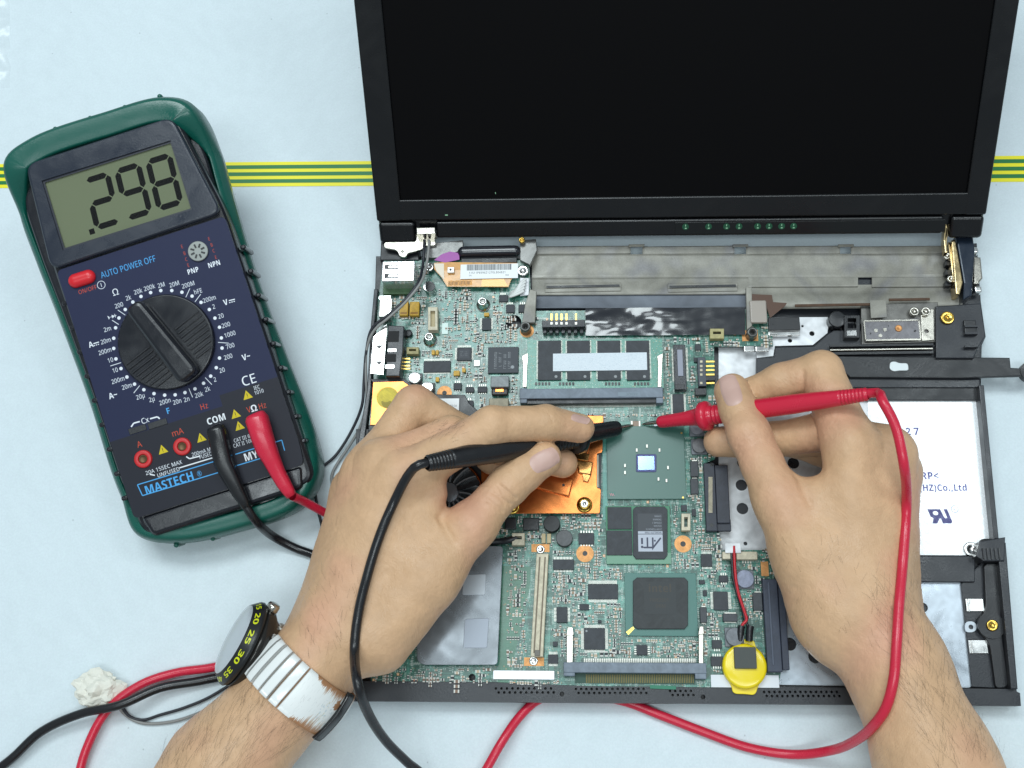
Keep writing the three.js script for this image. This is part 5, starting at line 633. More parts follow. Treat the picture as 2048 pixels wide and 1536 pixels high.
// ---------- the person's forearms and hands ----------
// Bones are tapered capsules [pixel u, v, height, radius]; palm bones melt together, each finger melts into the palm only.
const chain = (list) => list.map(([u, v, h, r]) => ({ p: at(u, v, h), r }));
const bonesOf = (pts) => pts.slice(1).map((q, i) => ({ a: pts[i].p, b: q.p, ra: pts[i].r, rb: q.r, d: q.p.clone().sub(pts[i].p), l: q.p.distanceToSquared(pts[i].p) }));
const seg = (b, x, y, z) => { const px = x - b.a.x, py = y - b.a.y, pz = z - b.a.z; let t = (px * b.d.x + py * b.d.y + pz * b.d.z) / b.l; t = t < 0 ? 0 : t > 1 ? 1 : t; const ex = px - b.d.x * t, ey = py - b.d.y * t, ez = pz - b.d.z * t; return Math.sqrt(ex * ex + ey * ey + ez * ez) - b.ra - (b.rb - b.ra) * t; };
const smin = (a, b, k) => { const h = Math.max(k - Math.abs(a - b), 0) / k; return Math.min(a, b) - h * h * k * 0.25; };
function makeArm(palm, fingers, creases, veins) {
  const P = palm.flatMap((c) => bonesOf(chain(c))), F = fingers.map((c) => bonesOf(chain(c))), C = [], Vn = veins.flatMap((c) => bonesOf(chain(c)));
  const d0 = (x, y, z) => {
    let p = 1e9; for (const b of P) p = smin(p, seg(b, x, y, z), 9);
    let r = p; for (const f of F) { let q = 1e9; for (const b of f) q = smin(q, seg(b, x, y, z), 2.5); q = smin(p, q, 6.5); if (q < r) r = q; }
    return r;
  };
  const touch = (u, v) => { const d = dirOf(u, v).normalize(); let t = (130 - CAM.at.y) / d.y, p; for (let i = 0; i < 120; i++) { p = CAM.at.clone().addScaledVector(d, t); const k = d0(p.x, p.y, p.z); if (k < 0.02) break; t += Math.max(0.03, k * 0.7); } return { p, r: 0 }; };
  for (const [a, b, w, dep] of creases) { const mid = [(a[0] + b[0]) / 2, (a[1] + b[1]) / 2]; C.push({ bones: bonesOf([touch(a[0], a[1]), touch(...mid), touch(b[0], b[1])]), w, dep }); }
  const full = (x, y, z) => { let d = d0(x, y, z); if (d > 5 || d < -5) return d;
    for (const v of Vn) d = smin(d, seg(v, x, y, z), 2.2);
    for (const c of C) { const e = Math.min(seg(c.bones[0], x, y, z), seg(c.bones[1], x, y, z)) / c.w; if (e < 3) d += c.dep * Math.exp(-e * e); }
    return d - 0.42 * nz(x * 0.09, y * 0.09, z * 0.09) - 0.13 * nz(x * 0.35, y * 0.35, z * 0.35) - 0.05 * nz(x * 1.1, y * 1.1, z * 1.1); };
  const pts = [...P, ...F.flat()], lo = V(1e9, 1e9, 1e9), hi = V(-1e9, -1e9, -1e9);
  for (const b of pts) for (const [q, r] of [[b.a, b.ra], [b.b, b.rb]]) { lo.min(q.clone().addScalar(-r - 4)); hi.max(q.clone().addScalar(r + 4)); }
  return { d: full, rough: d0, lo, hi };
}
const armL = makeArm([
  [[70, 2070, 52, 36], [330, 1700, 42, 25.5], [445, 1538, 41, 23.5], [600, 1362, 40, 20.5], [668, 1275, 42, 18.5]], [[70, 2070, 46, 34], [330, 1700, 26, 24], [445, 1538, 25, 22], [600, 1362, 27, 19], [668, 1275, 30, 17]],
  [[690, 1255, 43, 14], [802, 958, 55, 11]], [[672, 1245, 41, 14], [768, 930, 50, 11.5]], [[655, 1240, 34, 14], [736, 945, 41, 11.5]], [[650, 1250, 28, 13], [712, 985, 31, 10.5]],
  [[755, 1275, 40, 16.5], [860, 1150, 44, 13.2], [945, 1052, 46, 10.2]], [[800, 1200, 42, 14], [862, 1078, 45, 9.5]], [[798, 1095, 46, 12], [866, 985, 52, 6.5]]],
  [[[802, 958, 55, 11], [985, 851, 61, 8.8], [1092, 845, 53, 7.9], [1160, 857, 43.5, 6.9]],
   [[768, 930, 50, 11], [902, 872, 45, 9.2], [1030, 902, 33, 8.2], [1126, 926, 27, 7.1]],
   [[736, 945, 41, 11], [828, 808, 36, 9.2], [925, 865, 26, 8.2], [985, 920, 22, 7.2]],
   [[712, 985, 31, 10.5], [782, 905, 24, 8.3], [812, 940, 20, 7.2], [800, 985, 19, 6.4]],
   [[945, 1052, 46, 10.2], [985, 1005, 47, 8.9], [1016, 972, 47, 9.3], [1050, 944, 47, 8.5], [1088, 917, 46.5, 8.3]]],
  [[[985, 985, 56], [1022, 1010, 52], 0.8, 0.7], [[1000, 970, 57], [1032, 998, 52], 0.8, 0.6], [[974, 1000, 56], [1006, 1024, 52], 0.9, 0.55], [[994, 976], [1010, 1010], 0.7, 0.5], [[880, 1035, 50], [905, 1080, 54], 1.6, 0.9], [[1098, 826, 61], [1106, 846, 62], 0.7, 0.25]],
  []);
const armR = makeArm([
  [[2150, 2090, 52, 36], [1975, 1740, 42, 26], [1872, 1530, 40, 23.5], [1790, 1330, 40, 20.5], [1725, 1200, 42, 19]], [[2150, 2090, 46, 34], [1975, 1740, 27, 25], [1872, 1530, 24, 22], [1790, 1330, 26, 19], [1730, 1200, 28, 18]],
  [[1712, 1190, 45, 15], [1702, 895, 56, 11.5]], [[1745, 1180, 42, 15], [1772, 908, 50, 12]], [[1765, 1180, 34, 14], [1785, 945, 39, 11.8]], [[1770, 1190, 26, 13], [1780, 1000, 27, 10.5]],
  [[1660, 1215, 41, 18], [1612, 1100, 46, 14.5], [1560, 1002, 50, 11]], [[1690, 1250, 38, 19], [1640, 1140, 40, 15]], [[1672, 1090, 46, 13], [1622, 1000, 49, 8]], [[1690, 1000, 52, 11], [1640, 1010, 49, 9]]],
  [[[1702, 895, 56, 11.5], [1643, 743, 50, 9.4], [1560, 765, 42, 8.5], [1487, 792, 34, 7.4]],
   [[1772, 908, 50, 11.5], [1655, 862, 44, 9.2], [1545, 880, 32, 8.3], [1438, 884, 25.5, 7.3]],
   [[1785, 945, 39, 11], [1690, 880, 27, 8.8], [1590, 880, 20.5, 8], [1530, 884, 18.5, 7]],
   [[1780, 1000, 27, 10.5], [1710, 930, 21, 8.3], [1640, 900, 18, 7.2], [1590, 890, 17.5, 6.4]],
   [[1560, 1002, 50, 11], [1525, 930, 50, 9.4], [1497, 868, 48.5, 9.7], [1478, 820, 45, 8.6], [1464, 783, 41, 8.5]]],
  [[[1475, 895, 55], [1512, 862, 57], 0.8, 0.4], [[1482, 908, 55], [1518, 880, 57], 0.8, 0.3], [[1607, 745, 55], [1606, 786, 54], 1.2, 0.8], [[1594, 953, 54], [1620, 1010, 58], 1.8, 0.7]],
  []);
const skinAt = (arm, u, v, start = 130) => { const d = dirOf(u, v).normalize(); let t = (start - CAM.at.y) / d.y; for (let i = 0; i < 140; i++) { const p = CAM.at.clone().addScaledVector(d, t), k = arm.d(p.x, p.y, p.z); if (k < 0.02) return p; t += Math.max(0.03, k * 0.7); if (p.y < 0) return null; } return CAM.at.clone().addScaledVector(d, t); };
const gradOf = (arm, p, e = 0.35) => V(arm.d(p.x + e, p.y, p.z) - arm.d(p.x - e, p.y, p.z), arm.d(p.x, p.y + e, p.z) - arm.d(p.x, p.y - e, p.z), arm.d(p.x, p.y, p.z + e) - arm.d(p.x, p.y, p.z - e)).normalize();
function surfaceNets(arm, cell) {
  const { lo, hi } = arm, nx = Math.ceil((hi.x - lo.x) / cell) + 1, ny = Math.ceil((hi.y - lo.y) / cell) + 1, nzz = Math.ceil((hi.z - lo.z) / cell) + 1, val = new Float32Array(nx * ny * nzz).fill(9), B = 6, I = (i, j, k) => (k * ny + j) * nx + i;
  for (let k = 0; k < nzz; k += B) for (let j = 0; j < ny; j += B) for (let i = 0; i < nx; i += B) {
    const h = B / 2 * cell, c = arm.rough(lo.x + i * cell + h, lo.y + j * cell + h, lo.z + k * cell + h), far = Math.abs(c) > h * 1.74 + 5;
    for (let c2 = k; c2 < Math.min(k + B, nzz); c2++) for (let b = j; b < Math.min(j + B, ny); b++) for (let a = i; a < Math.min(i + B, nx); a++) val[I(a, b, c2)] = far ? c : arm.d(lo.x + a * cell, lo.y + b * cell, lo.z + c2 * cell);
  }
  const vid = new Int32Array(nx * ny * nzz).fill(-1), pos = [], idx = [];
  for (let k = 0; k < nzz - 1; k++) for (let j = 0; j < ny - 1; j++) for (let i = 0; i < nx - 1; i++) {
    let m = 0; const v = []; for (let c = 0; c < 8; c++) { const w = val[I(i + (c & 1), j + (c >> 1 & 1), k + (c >> 2))]; v.push(w); if (w < 0) m |= 1 << c; } if (m === 0 || m === 255) continue;
    let x = 0, y = 0, z = 0, n = 0; for (let a = 0; a < 8; a++) for (const e of [1, 2, 4]) { if (a & e) continue; const b = a | e; if ((v[a] < 0) === (v[b] < 0)) continue; const t = v[a] / (v[a] - v[b]); x += (a & 1) + (e === 1 ? t : 0); y += (a >> 1 & 1) + (e === 2 ? t : 0); z += (a >> 2) + (e === 4 ? t : 0); n++; }
    vid[I(i, j, k)] = pos.length / 3; pos.push(lo.x + (i + x / n) * cell, lo.y + (j + y / n) * cell, lo.z + (k + z / n) * cell);
  }
  for (let k = 1; k < nzz - 1; k++) for (let j = 1; j < ny - 1; j++) for (let i = 1; i < nx - 1; i++) {
    const s = val[I(i, j, k)] < 0; const q = (o, a, b, c, d) => { if ((val[o] < 0) === s) return; s ? idx.push(a, b, c, a, c, d) : idx.push(a, c, b, a, d, c); };
    q(I(i + 1, j, k), vid[I(i, j - 1, k - 1)], vid[I(i, j, k - 1)], vid[I(i, j, k)], vid[I(i, j - 1, k)]);
    q(I(i, j + 1, k), vid[I(i - 1, j, k - 1)], vid[I(i - 1, j, k)], vid[I(i, j, k)], vid[I(i, j, k - 1)]);
    q(I(i, j, k + 1), vid[I(i - 1, j - 1, k)], vid[I(i, j - 1, k)], vid[I(i, j, k)], vid[I(i - 1, j, k)]);
  }
  const N = pos.length / 3, nor = new Float32Array(N * 3), col = new Float32Array(N * 3), uv = new Float32Array(N * 2), p = V();
  for (let i = 0; i < N; i++) {
    p.set(pos[i * 3], pos[i * 3 + 1], pos[i * 3 + 2]); const g = gradOf(arm, p, 0.3); nor.set([g.x, g.y, g.z], i * 3);
    const a = nz(p.x * 0.05, p.y * 0.05, p.z * 0.05), b = nz(p.x * 0.17 + 9, p.y * 0.17, p.z * 0.17), c = nz(p.x * 0.6, p.y * 0.6 + 4, p.z * 0.6), pink = Math.max(0, nz(p.x * 0.04 + 20, p.y * 0.04, p.z * 0.04)); // blotchy skin
    const k = 1 + 0.07 * a + 0.07 * b + 0.06 * c; col.set([0.615 * k * (1 + 0.04 * pink), 0.385 * k * (1 - 0.16 * pink), 0.224 * k * (1 - 0.02 * pink)], i * 3);
    uv[i * 2] = p.x * M; uv[i * 2 + 1] = p.z * M + p.y * M * 0.7; pos[i * 3] *= M; pos[i * 3 + 1] *= M; pos[i * 3 + 2] *= M;
  }
  const g = new THREE.BufferGeometry(); g.setAttribute('position', new THREE.Float32BufferAttribute(pos, 3)); g.setAttribute('normal', new THREE.BufferAttribute(nor, 3)); g.setAttribute('uv', new THREE.BufferAttribute(uv, 2)); g.setAttribute('color', new THREE.BufferAttribute(col, 3)); g.setIndex(idx); return g;
}
const person = thing('person', 'two bare hands and forearms, each holding a test probe to the board', 'person', V(150, 0, 40));
{
  const bump = dataTex(512, (x, y) => { const l = Math.abs(Math.sin(x * 190 + 5 * tile(x, y, 20))) * 0.25 + Math.abs(Math.sin(y * 240 + 5 * tile(x, y, 24, 4))) * 0.25; return 0.3 + 0.3 * tile(x, y, 60) + l * 0.6 + 0.2 * (rnd() - 0.5); }); bump.repeat.set(22, 22);
  const rm = smudgeT.clone(); rm.repeat.set(16, 16); rm.needsUpdate = true;
  const skin = new THREE.MeshPhysicalMaterial({ vertexColors: true, roughness: 0.68, roughnessMap: rm, bumpMap: bump, bumpScale: 0.0002, sheen: 0.25, sheenColor: new THREE.Color(1, 0.75, 0.6), sheenRoughness: 0.5, specularIntensity: 0.7 });
  const gl = surfaceNets(armL, 1.15), gr = surfaceNets(armR, 1.15), n = gl.attributes.position.count;
  const g = new THREE.BufferGeometry(); for (const k of ['position', 'normal', 'uv', 'color']) { const a = gl.attributes[k], b = gr.attributes[k], c = new Float32Array(a.array.length + b.array.length); c.set(a.array); c.set(b.array, a.array.length); g.setAttribute(k, new THREE.BufferAttribute(c, a.itemSize)); } g.setIndex([...gl.index.array, ...Array.from(gr.index.array, (i) => i + n)]);
  g.translate(-person.o.x, -person.o.y, -person.o.z); const body = new THREE.Mesh(g, skin); body.name = 'body'; body.castShadow = body.receiveShadow = true; body.o = person.o; person.add(body);
  // fingernails: curved plates lying on the finger ends
  const nailM = new THREE.MeshPhysicalMaterial({ color: new THREE.Color().setRGB(0.60, 0.39, 0.33), roughness: 0.42, clearcoat: 0.1, clearcoatRoughness: 0.4 });
  const nail = (arm, u, v, ax, ay, hw, hl) => {
    const na = 14, nb = 16, l = Math.hypot(ax, ay); ax /= l; ay /= l; const bx = -ay, by = ax, pos = [], idx = [];
    for (let j = 0; j <= nb; j++) for (let i = 0; i <= na; i++) { const s = i / na * 2 - 1, t = j / nb * 2 - 1, e = Math.max(Math.abs(s), Math.abs(t)), rr2 = Math.hypot(s, t) || 1, f = e / rr2, q = lerp(1, f, 0.0) ; let S = s * Math.sqrt(1 - t * t * 0.32), T = t * Math.sqrt(1 - s * s * 0.34); const hit = skinAt(arm, u + bx * S * hw + ax * T * hl, v + by * S * hw + ay * T * hl); const gN = gradOf(arm, hit, 1.2), lift = 0.42 * (1 - Math.abs(s) ** 6) * (1 - Math.max(0, -t) ** 8) + (t > 0.9 ? 0.25 : 0) - 0.12; hit.addScaledVector(gN, lift); pos.push(hit.x * M, hit.y * M, hit.z * M); }
    for (let j = 0; j < nb; j++) for (let i = 0; i < na; i++) { const a = j * (na + 1) + i; idx.push(a, a + 1, a + na + 1, a + 1, a + na + 2, a + na + 1); }
    const gg = new THREE.BufferGeometry(); gg.setAttribute('position', new THREE.Float32BufferAttribute(pos, 3)); gg.setIndex(idx); gg.computeVertexNormals(); return part(body, 'fingernail', gg, nailM);
  };
  nail(armR, 1462, 782, -0.32, -1, 21, 31); nail(armL, 1088, 921, 1, -0.52, 21, 30); nail(armL, 1160, 838, 1, 0.3, 8, 19);
  // arm hair
  const hairs = [], hair = (arm, u, v, dx, dy, len) => { const p = skinAt(arm, u, v); if (!p) return; const nn = gradOf(arm, p, 1), q = skinAt(arm, u + dx * 10, v + dy * 10); if (!q) return; const t = q.sub(p).addScaledVector(nn, 0).normalize(), pts = []; if (nn.y < -0.2) return; for (let k = 0; k <= 4; k++) { const s = k / 4; pts.push(p.clone().addScaledVector(t, len * s).addScaledVector(nn, len * (0.42 * s - 0.22 * s * s) + (k ? 0.1 : -0.3))); } hairs.push(new THREE.TubeGeometry(new THREE.CatmullRomCurve3(pts.map((a) => a.multiplyScalar(M))), 4, 0.023 * M, 3)); };
  for (let i = 0; i < 420; i++) { const s = rnd(), w = rr(-1, 1); hair(armL, lerp(335, 560, s) + w * 95 * 0.8, lerp(1560, 1400, s) + w * 95 * 0.6, rr(0.1, 0.9), -rr(0.6, 1), rr(5, 11)); }
  for (let i = 0; i < 420; i++) { const s = rnd(), w = rr(-0.2, 1); hair(armR, lerp(1900, 1760, s) + w * 104, lerp(1560, 1180, s) - w * 40, rr(-0.9, 0.1), -rr(0.5, 1), rr(5, 11)); }
  for (let i = 0; i < 70; i++) hair(armL, rr(600, 720), rr(1130, 1330), rr(-0.6, 0.4), -1, rr(3, 6));
  for (let i = 0; i < 40; i++) hair(armL, rr(855, 925), rr(845, 885), rr(0.5, 1), rr(-0.8, 0.2), rr(2.5, 5));
  for (let i = 0; i < 40; i++) hair(armR, rr(1540, 1760), rr(1080, 1300), rr(-0.6, 0.6), -1, rr(3, 6));
  stuff(part(body, 'arm_hair', merge(hairs), mat(rgb(44, 32, 24), 0.5)));
}

// ---------- test leads: plug, cable and probe each ----------
function testLead(name, label, color, tip, back, cable, plugRows, fat) {
  const a = at(...tip), b = at(...back), t = thing(name, label, 'test lead', V(a.x, 12, a.z)), m = mat(color, 0.42, 0, { grain: 0.035, smudge: 18 }), L = a.distanceTo(b);
  part(t, 'metal_tip', turned(a, b, [[0, 0.02], [0.5, 0.32], [1.6, 0.62], [4, 0.95], [16, 0.95]], 16), mt.steel);
  const ribs = []; for (let i = 0; i < 5; i++) ribs.push([38.6 + i * 2.1, 4.9], [39.4 + i * 2.1, 4.9], [39.8 + i * 2.1, 4.1], [40.5 + i * 2.1, 4.1]);
  const boot = []; for (let s = L - 13; s < L - 1; s += 1.6) boot.push([s, lerp(3.7, 3.0, (s - L + 13) / 13)], [s + 0.9, lerp(3.7, 3.0, (s - L + 13) / 13)], [s + 1, lerp(3.2, 2.6, (s - L + 13) / 13)], [s + 1.5, lerp(3.2, 2.6, (s - L + 13) / 13)]);
  const hdl = part(t, 'probe_handle', turned(a, b, ([[9.5, 0.95], [9.6, 2.2], [10.4, 2.9], [12, 3.2], [22, 3.5], [29, 4.1], [32, 4.8], [33, 6.2], [34, 7.3], [36, 7.5], [37.4, 7.1], [38, 5.2], ...ribs, [50, 4.3], [62, 4.8], [L - 34, 4.7], [L - 20, 4.1], [L - 13.2, 3.7], ...boot, [L, 2.5]]).map(([s, r]) => [s, r > 1 ? r * fat : r])), m);
  part(t, 'cable', tube(cable, 2.15, 300, 14), m);
  part(t, 'plug', sweep(plugRows.map(([p, w, h]) => [p, w, h]), MT.ex, 24, 2.7), m);
  return t;
}
const mloc = (u, v, up) => { const [x, y] = MT.loc(u, v, up); return MT.world(x, y, up); };
const over = (arm, list, gap) => list.map(([u, v, h]) => { const p = skinAt(arm, u, v); if (!p) return at(u, v, h); const n = dirOf(u, v).normalize(); return p.addScaledVector(n, -gap); });
{
  const tipR = [1283, 849, 13.2], backR = [1737, 788, 77], bR = at(...backR), aR = at(...tipR), dR = bR.clone().sub(aR).normalize();
  testLead('red_test_lead', 'red probe in the right hand with red cable and meter plug', rgb(204, 38, 64), tipR, backR, [
    bR.clone().addScaledVector(dR, -6), bR.clone().addScaledVector(dR, 4), at(1765, 802, 86), at(1790, 850, 85), at(1808, 930, 82), ...over(armR, [[1813, 1010], [1806, 1120], [1798, 1210], [1793, 1290], [1787, 1360], [1772, 1415], [1750, 1448]], 2.4), at(1716, 1478, 36), at(1665, 1500, 16), at(1590, 1509, 5), at(1500, 1496, 2.4), at(1400, 1461, 2.4), at(1320, 1430, 2.4), at(1245, 1402, 2.3), at(1150, 1388, 2.3), at(1080, 1398, 2.3), at(1042, 1430, 4), at(1005, 1482, 8), at(966, 1550, 8),
    V(20, 2.4, 110), V(-60, 2.4, 150), V(-150, 2.4, 120), at(140, 1620, 3), at(172, 1500, 5), at(215, 1420, 6), at(280, 1370, 5), at(350, 1346, 3), at(430, 1334, 2.4), at(540, 1300, 2.4), at(660, 1180, 2.4), at(720, 1090, 2.4), at(700, 1050, 4), at(655, 1028, 10), at(610, 1004, 22), mloc(585, 992, 4)],
    [[mloc(510, 828, 7), 2.5, 2], [mloc(511, 830, 7), 4.6, 3.6], [mloc(514, 838, 7.5), 5.4, 6], [mloc(524, 872, 7.5), 5.2, 6], [mloc(533, 898, 7), 5, 5.4], [mloc(543, 918, 6.4), 4.2, 4.6], [mloc(556, 946, 5.6), 3.6, 3.8], [mloc(567, 966, 5), 3.4, 3.6], [mloc(577, 982, 4.5), 2.9, 3], [mloc(583, 991, 4), 2.5, 2.5]], 0.95);
  const tipB = [1268, 850, 13.2], backB = [853, 927, 77], aB = at(...tipB), bB = at(...backB), dB = bB.clone().sub(aB).normalize();
  testLead('black_test_lead', 'black probe in the left hand with black cable and meter plug', rgb(25, 26, 29), tipB, backB, [
    bB.clone().addScaledVector(dB, -6), bB.clone().addScaledVector(dB, 4), ...over(armL, [[818, 948]], 8), ...over(armL, [[790, 1000], [760, 1070], [735, 1150], [716, 1230], [709, 1300]], 2.4), at(716, 1370, 72), at(738, 1430, 56), at(772, 1482, 38), at(815, 1525, 22), at(850, 1560, 12),
    V(60, 2.4, 110), V(-20, 2.4, 170), V(-160, 2.4, 140), V(-225, 2.4, 60), at(-40, 1560, 3), at(20, 1520, 5), at(80, 1465, 6.5), at(160, 1428, 9), at(240, 1410, 11), at(320, 1376, 7), at(410, 1360, 3), at(520, 1330, 2.4), at(610, 1230, 2.4), at(665, 1150, 2.4), at(636, 1115, 2.4), at(590, 1096, 3), at(548, 1074, 9), mloc(516, 1047, -2), mloc(503, 1030, 1.5), mloc(493, 1014, 2.4), mloc(488, 1004, 3)],
    [[mloc(431, 852, 4.6), 2.4, 2], [mloc(432, 854, 4.7), 4, 3.4], [mloc(434, 862, 4.8), 4.5, 4.6], [mloc(442, 900, 4.8), 4.6, 4.6], [mloc(448, 926, 4.8), 4.6, 4.5], [mloc(458, 946, 4.6), 4.2, 4.2], [mloc(468, 966, 4.2), 3.7, 3.7], [mloc(478, 986, 3.6), 3.2, 3.2], [mloc(486, 1000, 3), 2.7, 2.7], [mloc(493, 1014, 2.4), 2.4, 2.4]], 1.2);
}

// ---------- thin aerial wires from the lid, and the torn tape round their ends ----------
{
  const run = (du, dv) => [at(852 + du, 480, 18.5), at(851 + du, 500, 19.5), at(848 + du * 0.8, 530, 20), at(838 + du * 0.6, 565, 26), at(812, 600 + dv, 26), at(780, 630 + dv, 25), at(745 + du * 0.3, 660 + dv, 22), at(733, 700, 18)];
  const g = thing('aerial_wire', 'thin grey wire from the hinge down past the left side of the laptop', 'wire', at(733, 900, 0));
  part(g, 'wire', tube([...run(6, 3), at(732, 760, 14), at(733, 800, 10), at(722, 850, 6), at(700, 890, 3), at(676, 925, 1.4), at(664, 950, 1.2), at(667, 985, 1.2), at(680, 1040, 1.2), at(660, 1130, 1.2), at(580, 1290, 1.2), at(480, 1378, 1.2), at(445, 1402, 1.3), at(400, 1425, 1.3), at(340, 1444, 1.3), at(280, 1445, 1.4), at(246, 1425, 2), at(232, 1402, 3)], 0.75, 220, 8), mat(rgb(138, 138, 136), 0.45));
  const k = thing('aerial_wire', 'thin black wire from the hinge beside the grey one', 'wire', at(700, 900, 0));
  part(k, 'wire', tube([...run(-3, -3), at(728, 760, 14), at(724, 810, 10), at(704, 860, 5), at(672, 910, 2), at(640, 940, 1.2), at(630, 962, 1.2), at(634, 1010, 1.2), at(646, 1070, 1.2), at(640, 1150, 1.2), at(560, 1290, 1.2), at(430, 1388, 1.2), at(370, 1415, 1.3), at(320, 1430, 1.3), at(285, 1440, 1.3), at(258, 1432, 2), at(240, 1405, 3)], 0.75, 220, 8), mat(rgb(34, 36, 44), 0.45));
  const c = at(192, 1378, 7), s = thing('torn_tape_wad', 'crumpled wad of cream masking tape round the loose wire ends', 'tape wad', V(c.x, 0, c.z));
  const ge = new THREE.IcosahedronGeometry(1, 5), p = ge.attributes.position, q = V(); for (let i = 0; i < p.count; i++) { q.fromBufferAttribute(p, i); const f = Math.abs(nz(q.x * 1.6, q.y * 1.6, q.z * 1.6)), e = Math.abs(nz(q.x * 3.6 + 5, q.y * 3.6, q.z * 3.6)), r = 0.78 + 0.8 * f + 0.07 * e; p.setXYZ(i, (q.x * 11.5 * r + q.z * 1.5) * M + c.x * M, Math.max(0.3, q.y * 6 * r + 6) * M, (q.z * 9 * r - q.x * 1.5) * M + c.z * M); } ge.computeVertexNormals();
  part(s, 'crumpled_tape', ge, mat(rgb(247, 245, 234), 0.55, 0, { transmission: 0.25, thickness: 0 }));
}

